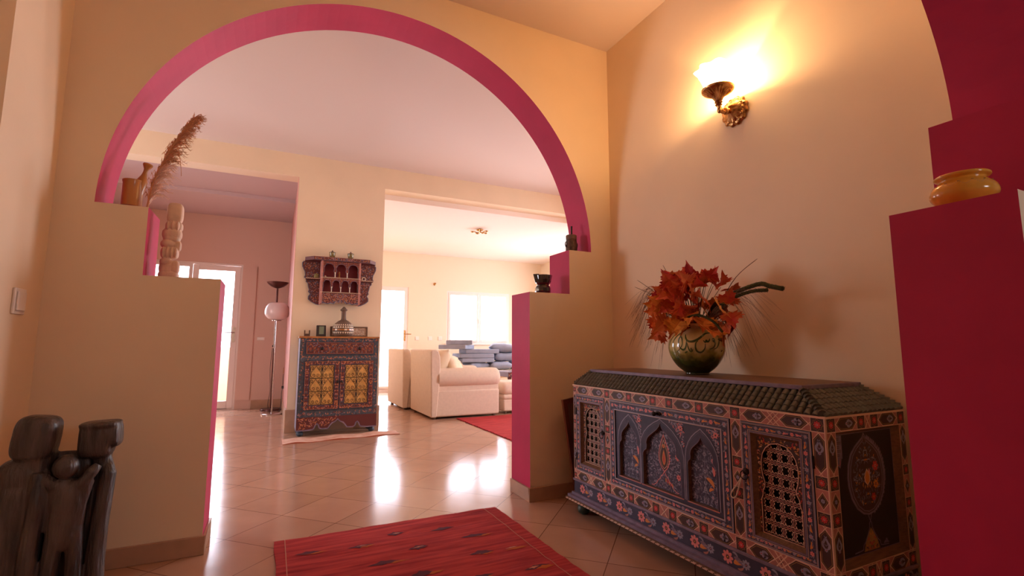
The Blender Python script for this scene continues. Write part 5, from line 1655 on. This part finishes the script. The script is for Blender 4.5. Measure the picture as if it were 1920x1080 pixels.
# side wings with scalloped edges, one small shelf each
for sx in (-1, 1):
    m = M()
    e = [(0, 1.40), (.03, 1.405), (.085, 1.435), (.112, 1.46), (.112, 1.49), (.095, 1.52), (.115, 1.545), (.108, 1.565), (.118, 1.60), (.125, 1.64), (.145, 1.66), (.140, 1.69), (.165, 1.705), (.155, 1.73), (.160, 1.77), (.175, 1.80), (.188, 1.83), (.190, 1.87), (.175, 1.89), (0, 1.89)]
    o_ = .452 if sx < 0 else .882
    WFm = Fr((o_, 5.905, 0), (sx, 0, 0), (0, 0, 1)) if sx > 0 else Fr((o_, 5.905, 0), (-1, 0, 0), (0, 0, 1))
    dsg = 1 if sx > 0 else -1
    m.prism(WFm, e, -.01 * dsg, .014 * dsg, 'k_maroon')
    m.stroke(WFm, e[:-1], .008, 'c_slate', .0155 * dsg)
    rn = random.Random(3 + sx)
    for k_ in range(420):
        u_, v_ = rn.uniform(.01, .17), rn.uniform(1.42, 1.88)
        if inside(e, u_, v_) and inside(e, u_ + .016, v_):
            comma(m, WFm, u_, v_, rn.uniform(0, 6.3), .018, .007, rn.choice(('k_orange', 'k_red', 'c_slate', 'c_rose', 'k_blue')), (.0152 + rn.uniform(0, .0006)) * dsg, rn.choice((-2.4, 2.4)))
    xa, xb = (o_ - .150, o_) if sx < 0 else (o_, o_ + .150)
    m.box(xa, xb, 5.80, 5.915, 1.682, 1.692, 'k_maroon')
    G = Fr((xa, 5.80, 0), (1, 0, 0), (0, 0, 1))
    m.stroke(G, [(.15 * i / 16, 1.688 + (.006 if i % 2 else -.004)) for i in range(17)], .006, 'k_bead', .002)
    m.build('side_wing', shelf)
m = M()
ap = [(.452, 1.405), (.50, 1.41), (.53, 1.402), (.57, 1.412), (.60, 1.405), (.62, 1.43), (.655, 1.425), (.667, 1.455), (.68, 1.425), (.715, 1.43), (.735, 1.405), (.765, 1.412), (.80, 1.402), (.835, 1.41), (.882, 1.405)]
m.prism(SF, ap + [(.882, 1.53), (.452, 1.53)], -.016, -.004, 'k_maroon')
G = Fr(SF.p(0, 0, -.004), SF.u, SF.v)
m.stroke(G, [(a, b + .004) for a, b in ap], .008, 'c_slate', .0012)
arabesque(m, G, .46, 1.42, .875, 1.52, 260, .017, 15, ('k_orange', 'k_red', 'c_rose', 'k_orange', 'c_slate'))
m.build('apron', shelf)
def jar(x, label):
    t = thing('lidded_jar', (x, SY + .04, 1.930), label, 'jar', 'little glazed jars on the wall shelf')
    m = M(); m.lathe((x, SY + .04, 1.930), [(.024, 0), (.028, .004), (.032, .045), (.033, .060), (.030, .060)], 'jar_glaze', 24); m.build('jar_body', t, smooth=True)
    m = M(); m.lathe((x, SY + .04, 1.990), [(.036, 0), (.036, .006), (.016, .014), (.006, .018)], 'frame_wood', 24); m.ell((x, SY + .04, 2.012), (.008, .008, .008), 'frame_wood', 10, 8); m.build('lid', t, smooth=True)
jar(.566, 'left of two small patterned lidded jars on top of the wall shelf')
jar(.766, 'right of two small patterned lidded jars on top of the wall shelf')
t = thing('glass_ball', (.412, 5.845, 1.692), 'grey round glass disc ornament on the left wing of the wall shelf', 'ornament')
m = M(); m.ell((.412, 5.845, 1.722), (.030, .014, .030), 'jar_glaze', 20, 14); m.build('ball', t, smooth=True)
t = thing('ring_ornament', (.930, 5.845, 1.692), 'pale ring shaped ornament on the right wing of the wall shelf', 'ornament')
m = M(); m.tube([(.930 + .020 * math.cos(a), 5.845, 1.716 + .020 * math.sin(a)) for a in [2 * PI * i / 20 for i in range(21)]], .005, 'bone', 8, cap=False); m.build('ring', t, smooth=True)
t = thing('small_figurine', (.655, 5.84, 1.705), 'tiny brown figurine standing in the middle upper niche of the wall shelf', 'figurine')
m = M(); m.lathe((.655, 5.84, 1.705), [(.012, 0), (.014, .01), (.008, .03), (.012, .05), (.006, .062)], 'turned_wood', 12); m.ell((.655, 5.84, 1.775), (.009, .009, .011), 'turned_wood', 10, 8); m.build('figurine_body', t, smooth=True)
t = thing('bone_bead', (.502, 5.80, 1.705), 'tiny white bead shaped piece in the left upper niche of the wall shelf', 'ornament')
m = M(); m.ell((.502, 5.80, 1.716), (.010, .008, .011), 'bone', 12, 8); m.build('bead', t, smooth=True)

# ------------------------------------------------------------------ floor lamps
t = thing('uplighter_lamp', (.045, 8.10, 0), 'dark bronze floor lamp with shallow dish top behind the globe lamp', 'floor lamp')
lx, ly = .032, 8.06
m = M(); m.lathe((lx, ly, 0), [(.14, 0), (.14, .018), (.135, .026), (.02, .030)], 'dark_bronze', 32); m.build('base', t, smooth=True)
m = M(); m.tube([(lx, ly, .026), (lx, ly, 1.82)], .014, 'dark_bronze', 12); m.ell((lx - .018, ly - .01, .93), (.010, .010, .016), 'iron', 8, 6); m.build('pole', t, smooth=True)
m = M(); m.lathe((lx, ly, 1.79), [(.02, 0), (.04, .006), (.09, .028), (.130, .062), (.152, .090), (.149, .092), (.09, .040), (.02, .012)], 'dark_bronze', 36); m.build('dish', t, smooth=True)
m = M(); m.tube(curve([(lx - .02, ly, .90), (lx - .035, ly, .6), (lx - .02, ly, .3), (lx - .04, ly, .1), (lx - .03, ly + .03, .03)], 6), .004, 'cable', 6); m.build('cable', t)
t = thing('globe_lamp', (.045, 7.58, 0), 'slender chrome floor lamp with white opal globe in the left room', 'floor lamp')
lx, ly = .045, 7.58
m = M(); m.lathe((lx, ly, 0), [(.135, 0), (.135, .014), (.125, .022), (.02, .026)], 'chrome', 32); m.build('base', t, smooth=True)
m = M(); m.tube([(lx, ly, .022), (lx, ly, 1.30)], .010, 'chrome', 12); m.tube([(lx - .022, ly, .9), (lx - .022, ly, 1.30)], .004, 'chrome', 6); m.build('pole', t, smooth=True)
m = M(); m.lathe((lx, ly, 1.282), [(.06, 0), (.06, .008), (.05, .014)], 'chrome', 28); m.build('holder', t, smooth=True)
m = M(); m.lathe((lx, ly, 1.296), curve([(.058, 0), (.11, .015), (.150, .06), (.160, .115), (.148, .175), (.115, .225), (.085, .240), (.080, .238)], 4), 'opal', 40); m.build('globe_shade', t, smooth=True)
t = thing('wall_cable', (.15, 7.95, 0), 'loose dark cable looping down the wall to the socket behind the lamps', 'cable')
m = M(); m.tube(curve([(.175, 7.985, .335), (.165, 7.93, .25), (.158, 7.85, .08), (.13, 7.75, .012), (.08, 7.70, .006)], 6), .004, 'cable', 6)
m.tube([(.170, 7.80 + .055 * math.cos(a), .58 + .045 * math.sin(a)) for a in [2 * PI * i / 18 for i in range(19)]], .004, 'turned_wood', 6, cap=False)
m.tube(curve([(.176, 7.99, .36), (.172, 7.90, .46), (.170, 7.80, .535)], 6), .004, 'cable', 6); m.build('cord', t)

# ------------------------------------------------------------------ seating in the right room
def cushion_mesh(m, c, r, mt, rot=0, tilt=(0, 0), soft=.55, seg=28, wr=.0, seed=0):
    """soft pillow: squarish outline, thick middle, thin edges"""
    R = Matrix.Rotation(rot, 3, 'Z') @ Matrix.Rotation(tilt[0], 3, 'X') @ Matrix.Rotation(tilt[1], 3, 'Y')
    N = 14
    k = len(m.v)
    c = Vector(c)
    for s_ in (1, -1):
        for i in range(N + 1):
            for j in range(N + 1):
                x, y = -1 + 2 * i / N, -1 + 2 * j / N
                th = max(0, (1 - x ** 4) * (1 - y ** 4)) ** soft
                pinch = 1 - .10 * (1 - abs(x * y)) * (abs(x) ** 6 + abs(y) ** 6)
                w_ = wr * (noise.noise(Vector((x * 3 + seed, y * 3, s_ * 2))) + .8 * noise.noise(Vector((x * 7 + seed, y * 5, s_ * 2)))) * th
                m.v.append(tuple(c + R @ Vector((x * r[0] * pinch, y * r[1] * pinch, s_ * r[2] * th + w_))))
    im = m.mi(mt)
    for s_ in range(2):
        b = k + s_ * (N + 1) ** 2
        for i in range(N):
            for j in range(N):
                q = (b + i * (N + 1) + j, b + (i + 1) * (N + 1) + j, b + (i + 1) * (N + 1) + j + 1, b + i * (N + 1) + j + 1)
                m.f.append(q if s_ == 0 else q[::-1]); m.m.append(im)
def armchair(x, y, label, cushions=True):
    """back towards -x, seat open to +x; x,y is the near back corner"""
    t = thing('armchair', (x + .48, y + .51, 0), label, 'armchair', 'cream armchairs')
    F_ = 'sofa_fabric'
    w, L = 1.02, .96
    m = M(); m.box(x + .06, x + L, y + .012, y + w - .012, .028, .36, F_); m.build('base', t, bevel=.02, bseg=3, smooth=True)
    m = M()
    A = Fr((x, y, 0), (1, 0, 0), (0, 0, 1))
    # wedge shaped back seen from the side
    P = [(0, .028), (.075, .028), (.105, .40), (.118, .66), (.110, .80), (.085, .872), (.05, .890), (-.012, .888), (-.018, .86)]
    m.prism(A, P, 0.004, -(w + .004), F_); m.build('backrest', t, bevel=.014, bseg=3, smooth=True)
    for s_ in (0, 1):
        m = M()
        yy = y + .002 if s_ == 0 else y + w - .232
        m.box(x + .10, x + L - .01, yy + .02, yy + .21, .028, .46, F_)
        n = 22
        prof = [(.115 + .132 * math.cos(PI * 2 * i / n), .515 + .130 * math.sin(PI * 2 * i / n)) for i in range(n)]
        vs = []
        for xx, kk in ((x + .095, .97), (x + .12, 1.0), (x + .80, 1.0), (x + .90, .985), (x + .945, .93), (x + .968, .80), (x + .975, .55)):
            vs += [(xx, yy - .012 + .115 + (a - .115) * kk, .515 + (b - .515) * kk) for a, b in prof]
        m.add(vs, [(j * n + i, j * n + (i + 1) % n, (j + 1) * n + (i + 1) % n, (j + 1) * n + i) for j in range(6) for i in range(n)] + [tuple(range(n)), tuple(6 * n + i for i in range(n))], F_)
        m.build('armrest', t, smooth=True, bevel=.004, bseg=2)
    m = M(); m.box(x + .15, x + L + .02, y + .235, y + w - .235, .36, .50, F_); m.build('seat_cushion', t, bevel=.05, bseg=4, smooth=True)
    m = M(); cushion_mesh(m, (x + .235, y + w / 2, .68), (.22, .27, .12), 'cream_fabric', 0, (0, -1.25), wr=.012, seed=y); m.build('back_cushion', t, smooth=True, angle=180)
    for a, b in ((.06, .07), (.06, w - .07), (L - .06, .07), (L - .06, w - .07)):
        m = M(); m.lathe((x + a, y + b, 0), [(.022, 0), (.028, .03)], 'frame_wood', 12); m.build('foot', t)
    return t
armchair(1.863, 6.125, 'nearer cream armchair seen from its back corner, on the edge of the red rug')
armchair(1.765, 7.22, 'farther cream armchair standing beyond the nearer one by the terrace door')
def pillow(name, c, r, mt, label, rot=0, tilt=(0, 0), group=None, seed=0):
    t = M(); cushion_mesh(t, c, r, mt, rot, tilt, wr=.016, seed=seed)
    o = t.build(name, smooth=True, angle=180, origin=c)
    return tag(o, label, 'cushion', group)
pillow('throw_pillow', (2.30, 6.50, .655), (.17, .17, .07), 'cream_fabric', 'small cream pillow propped in the nearer armchair above its armrest', .5, (1.0, .3), seed=3)
# footstool
t = thing('footstool', (3.18, 6.50, 0), 'low rounded cream upholstered footstool in front of the nearer armchair', 'footstool')
m = M(); m.box(2.93, 3.43, 6.22, 6.78, .035, .20, 'sofa_fabric'); m.build('base', t, bevel=.02, bseg=3, smooth=True)
m = M(); m.box(2.92, 3.44, 6.21, 6.79, .19, .265, 'sofa_fabric'); m.build('welt', t, bevel=.035, bseg=4, smooth=True)
m = M(); m.box(2.91, 3.45, 6.20, 6.80, .255, .43, 'sofa_fabric'); m.build('top_cushion', t, bevel=.07, bseg=5, smooth=True)
for a, b in ((2.97, 6.26), (3.39, 6.26), (2.97, 6.74), (3.39, 6.74)):
    m = M(); m.lathe((a, b, 0), [(.02, 0), (.025, .04)], 'frame_wood', 10); m.build('foot', t)
# long low sofa base under the window, covered in cushions
t = thing('daybed', (3.8, 9.2, 0), 'long low cream daybed under the window piled with grey cushions', 'sofa')
m = M(); m.box(2.70, 5.2, 8.72, 9.70, .03, .33, 'cream_fabric'); m.build('base', t, bevel=.03, bseg=3, smooth=True)
m = M(); m.box(2.68, 5.22, 8.70, 9.72, .32, .46, 'cream_fabric'); m.build('mattress', t, bevel=.05, bseg=4, smooth=True)
for a, b in ((2.8, 8.8), (5.1, 8.8), (2.8, 9.6), (5.1, 9.6)):
    m = M(); m.lathe((a, b, 0), [(.03, 0), (.03, .04)], 'frame_wood', 10); m.build('foot', t)
def flat(c, w, l_, h, rot, label, tilt=0):
    m = M(); m.box(-w / 2, w / 2, -l_ / 2, l_ / 2, 0, h, 'grey_fabric')
    o = m.build('seat_cushion', bevel=.012, bseg=2, smooth=True)
    o.location = c; o.rotation_euler = (0, tilt, rot)
    return tag(o, label, 'cushion', 'flat grey seat cushions in the pile')
GP = 'grey square pillows in the pile'
pillow('throw_pillow', (3.62, 9.05, .543), (.24, .25, .080), 'grey_fabric', 'grey pillow under the left end of the flat cushion pile', .2, group=GP, seed=1)
pillow('throw_pillow', (4.12, 9.00, .543), (.245, .25, .080), 'grey_fabric', 'grey pillow lying in the middle of the daybed under the puffed pillow', -.1, group=GP, seed=2)
pillow('throw_pillow', (4.61, 9.05, .543), (.235, .25, .080), 'grey_fabric', 'grey pillow lowest at the right, half hidden by the pink pier', .1, group=GP, seed=4)
pillow('throw_pillow', (4.26, 9.06, .712), (.25, .24, .088), 'grey_fabric', 'crumpled grey pillow second from the top of the right stack', -.2, group=GP, seed=5)
pillow('throw_pillow', (4.24, 9.08, .885), (.28, .24, .088), 'grey_fabric', 'plump grey pillow on top of the right stack before the window', -.35, (0, .06), group=GP, seed=6)
pillow('throw_pillow', (3.02, 8.98, .62), (.26, .22, .09), 'cream_fabric', 'cream pillow on the daybed behind the nearer armchair', .3, (.25, 0), seed=7)
for i, (c, w_, l_, r_, s_) in enumerate((((3.62, 9.07, .615), .66, .52, -.04, 'lowest of the five flat grey cushions in the pile'), ((3.60, 9.08, .700), .70, .54, -.06, 'second from the bottom of the five flat grey cushions'),
                                ((3.72, 9.08, .785), .68, .54, -.10, 'middle one of the five flat grey cushions'), ((3.27, 9.12, .870), .62, .54, .92, 'second from the top of the five flat grey cushions, turned askew'),
                                ((3.32, 9.14, .955), .64, .50, 1.25, 'topmost flat grey cushion of the pile before the window'))):
    flat(c, w_, l_, .082, r_, s_)
# little painted table, mostly hidden by the pier
t = thing('painted_table', (3.75, 7.35, 0), 'small dark red painted table showing beside the right arch pier', 'table')
m = M(); m.box(3.40, 4.10, 7.05, 7.65, .44, .52, 'k_maroon'); G = Fr((3.40, 7.05, 0), (1, 0, 0), (0, 0, 1)); arabesque(m, G, .01, .445, .69, .515, 40, .03, 6); m.build('tabletop', t, bevel=.002)
for a, b in ((3.44, 7.09), (4.06, 7.09), (3.44, 7.61), (4.06, 7.61)):
    m = M(); m.lathe((a, b, 0), [(.02, 0), (.03, .06), (.018, .12), (.03, .25), (.02, .34), (.035, .44)], 'k_maroon', 12); m.build('leg', t, smooth=True)

# ceiling light of the right room
t = thing('ceiling_light', (3.035, 7.40, 2.88), 'small brass ceiling lamp with several arms in the right room', 'lamp')
m = M(); m.lathe((3.035, 7.40, 2.88), [(.03, 0), (.055, -.008), (.05, -.022), (.02, -.035), (.012, -.055), (.02, -.065)], 'brass', 20)
m.build('rose', t, smooth=True)
for k in range(5):
    a = 2 * PI * k / 5 + .3
    m = M(); d_ = Vector((math.cos(a), math.sin(a), 0)); o_ = Vector((3.035, 7.40, 2.83))
    m.tube(curve([o_, o_ + d_ * .05 + Vector((0, 0, -.012)), o_ + d_ * .09 + Vector((0, 0, .004)), o_ + d_ * .12], 4), .008, 'brass', 8)
    m.lathe(o_ + d_ * .125 + Vector((0, 0, -.012)), [(.012, 0), (.030, .012), (.034, .020)], 'brass', 14)
    m.build('arm', t, smooth=True)

# ------------------------------------------------------------------ rugs
def rug(name, x0, x1, y0, y1, label, nx=60, ny=60, wav=.004, mt='rug_red', skew=(0, 0, 0, 0)):
    m = M()
    def P(i, j, z):
        u, v = i / nx, j / ny
        x = x0 + (x1 - x0) * u + skew[0] * v + .004 * math.sin(v * 31) * (u < .02) ; y = y0 + (y1 - y0) * v + skew[1] * u + .003 * math.sin(u * 37)
        h = wav * (noise.noise(Vector((x * 2.2, y * 14, 1))) + .6)
        return (x, y, max(.001, h + .002) + z)
    vs = [P(i, j, .004) for i in range(nx + 1) for j in range(ny + 1)]
    q = ny + 1
    m.add(vs, [(i * q + j, (i + 1) * q + j, (i + 1) * q + j + 1, i * q + j + 1) for i in range(nx) for j in range(ny)], mt)
    b = [(i, 0) for i in range(nx)] + [(nx, j) for j in range(ny)] + [(i, ny) for i in range(nx, 0, -1)] + [(0, j) for j in range(ny, 0, -1)]
    vs = [P(i, j, .004) for i, j in b] + [tuple(P(i, j, 0)[:2]) + (.0005,) for i, j in b]
    n = len(b)
    m.add(vs, [(i, (i + 1) % n, n + (i + 1) % n, n + i) for i in range(n)], 'rug_edge')
    return m, P
rx0, rx1, ry0, ry1 = .062, 1.222, .55, 2.712
m, P = rug('r', rx0, rx1, ry0, ry1, '', 50, 130, .005)
def motif(m, u, v, w, h, c, rn):
    """jagged woven lozenge sitting on the rug surface (u,v in metres)"""
    n = 7
    top_, bot = [], []
    for i in range(n + 1):
        t_ = -1 + 2 * i / n
        k = (1 - abs(t_)) * (1 + .5 * (i % 2))
        top_.append((u + w * t_, v + h * k * .5)); bot.append((u + w * t_, v - h * k * .5 * rn.uniform(.5, 1.2)))
    vs = []
    for (a, b) in top_ + bot:
        q = P((a - rx0) / (rx1 - rx0) * 50, (b - ry0) / (ry1 - ry0) * 130, .0056)
        vs.append(q)
    m.add(vs, [(i, i + 1, n + 2 + i, n + 1 + i) for i in range(n)], c)
rn = random.Random(12)
for (u, v) in ((.42, 2.47), (.62, 2.56), (.20, 2.50), (.85, 2.52), (.68, 2.34), (.50, 2.25), (.25, 2.20), (.95, 2.36), (.90, 2.16), (.62, 2.08), (.36, 2.02), (1.05, 2.15), (.80, 1.95), (1.05, 1.92), (.50, 1.85), (.22, 1.95), (.3, 1.7), (.7, 1.7), (1.0, 1.65), (.5, 1.5), (.9, 1.4), (.3, 1.35), (.6, 1.2), (1, 1.1), (.35, 1.0), (.75, .85)):
    for c, w_, h_, du, dv in (('rug_navy', .060, .040, 0, 0), ('rug_gold', .050, .020, .035, -.012), ('rug_cream', .026, .012, -.004, .004)):
        if rn.random() < .85: motif(m, u + du + rn.uniform(-.015, .015), v + dv, w_ * rn.uniform(.6, 1.3), h_ * rn.uniform(.7, 1.2), c, rn)
for u in (rx0 + .042, rx1 - .075):
    vs = []
    for k in range(101):
        b = ry0 + (ry1 - ry0) * k / 100
        for o_ in (0, .004):
            vs.append(P((u + o_ - rx0) / (rx1 - rx0) * 50, (b - ry0) / (ry1 - ry0) * 130, .0058))
    m.add(vs, [(2 * i, 2 * i + 1, 2 * i + 3, 2 * i + 2) for i in range(100)], 'rug_cream')
o = m.build('floor_rug', smooth=True, origin=(.64, 1.63, 0)); tag(o, 'red flat woven rug with small navy and gold motifs under the near arch', 'rug')
m = M()
for k in range(12):
    m.tube([(rx0 + .002 + k * .002, ry1 - .002, .006), (rx0 - .004 + k * .003, ry1 + .022, .003)], .0012, 'rug_cream', 4)
m.build('corner_fringe', o)
m, P = rug('r', 2.20, 4.2, 4.05, 6.10, '', 40, 40, .004)
o = m.build('floor_rug', smooth=True, origin=(3.2, 5.1, 0)); tag(o, 'red rug on the floor of the hall in front of the armchairs', 'rug')
m = M()
for k in range(26):
    z_ = 4.08 + k * .078
    m.add([(2.184, z_, .004), (2.206, z_ - .004, .009), (2.206, z_ + .040, .009), (2.184, z_ + .036, .004), (2.206, z_ + .078, .009)], [(0, 1, 2, 3), (2, 1, 4)], 'rug_edge')
m.build('side_binding', o)
# pale worn runner in front of the cabinet
m = M(); nx, ny = 50, 10
def PR(i, j):
    u, v = i / nx, j / ny
    x = .14 + 1.14 * u; y = 5.24 + .10 * u + .27 * v * (1 - .25 * u) + .010 * math.sin(u * 17)
    if j == 0: y += .012 * math.sin(u * 23)
    return (x, y, .006 + .008 * abs(math.sin(u * 9.5 + .4)) ** 4 + .003 * noise.noise(Vector((x * 9, y * 9, 0))))
m.add([PR(i, j) for i in range(nx + 1) for j in range(ny + 1)], [(i * (ny + 1) + j, (i + 1) * (ny + 1) + j, (i + 1) * (ny + 1) + j + 1, i * (ny + 1) + j + 1) for i in range(nx) for j in range(ny)], 'runner')
m.add([p for i in range(nx + 1) for p in (PR(i, 0), (PR(i, 0)[0], PR(i, 0)[1], .0005))], [(2 * i, 2 * i + 1, 2 * i + 3, 2 * i + 2) for i in range(nx)], 'runner_edge')
o = m.build('floor_runner', smooth=True, origin=(.7, 5.4, 0)); tag(o, 'narrow faded beige and rust runner on the tiles before the painted cabinet', 'rug')

# ------------------------------------------------------------------ light and camera
w = bpy.data.worlds.new('World'); sc.world = w; w.use_nodes = True
bg = w.node_tree.nodes['Background']; bg.inputs[0].default_value = (.92, .91, 1.0, 1); bg.inputs[1].default_value = 13.5
def portal(loc, rot, sx, sy):
    l = bpy.data.lights.new('opening_portal', 'AREA'); l.shape = 'RECTANGLE'; l.size = sx; l.size_y = sy
    l.cycles.is_portal = True
    o = bpy.data.objects.new('opening_portal', l); col.objects.link(o); o.location = loc; o.rotation_euler = rot
portal((1.91, 10.27, 1.1), (PI / 2, 0, PI), 1.2, 2.1)
portal((4.11, 10.27, 1.55), (PI / 2, 0, PI), 1.5, 1.15)
portal((-1.03, 8.57, 1.08), (PI / 2, 0, PI), 1.2, 2.15)
portal((4.62, 4.75, 1.4), (PI / 2, 0, PI / 2), 1.1, 2.0)
portal((-3.42, 5.2, 1.6), (PI / 2, 0, -PI / 2), 1.2, 1.4)
portal((5.92, 7.95, 1.45), (PI / 2, 0, PI / 2), 1.7, 1.5)  # added side opening, extra daylight for the right room
portal((1.825, -2.22, 1.65), (PI / 2, 0, 0), .65, .6)  # added fill opening behind the camera

cd = bpy.data.cameras.new('camera'); cam = bpy.data.objects.new('camera', cd); col.objects.link(cam)
sc.camera = cam
cd.sensor_width = 36; cd.sensor_fit = 'HORIZONTAL'; cd.lens = 910.227 / 1920 * 36; cd.clip_start = .02
ya, pi_, ro = .4566, .1169, .0013
r_ = Vector((math.cos(ya), -math.sin(ya), 0)); f_ = Vector((math.sin(ya) * math.cos(pi_), math.cos(ya) * math.cos(pi_), math.sin(pi_)))
u_ = r_.cross(f_)
r2 = r_ * math.cos(ro) - u_ * math.sin(ro) * -1; u2 = u_ * math.cos(ro) - r_ * math.sin(ro)
cam.matrix_world = Matrix(((r2.x, u2.x, -f_.x, 0), (r2.y, u2.y, -f_.y, 0), (r2.z, u2.z, -f_.z, .95), (0, 0, 0, 1)))
sc.view_settings.view_transform = 'Standard'; sc.view_settings.look = 'None'; sc.view_settings.gamma = 1
sc.view_settings.use_curve_mapping = False
sc.view_settings.exposure = 0
sc.cycles.max_bounces = 10; sc.cycles.diffuse_bounces = 8; sc.cycles.transparent_max_bounces = 12
sc.cycles.sample_clamp_indirect = 8
sc.cycles.use_denoising = True
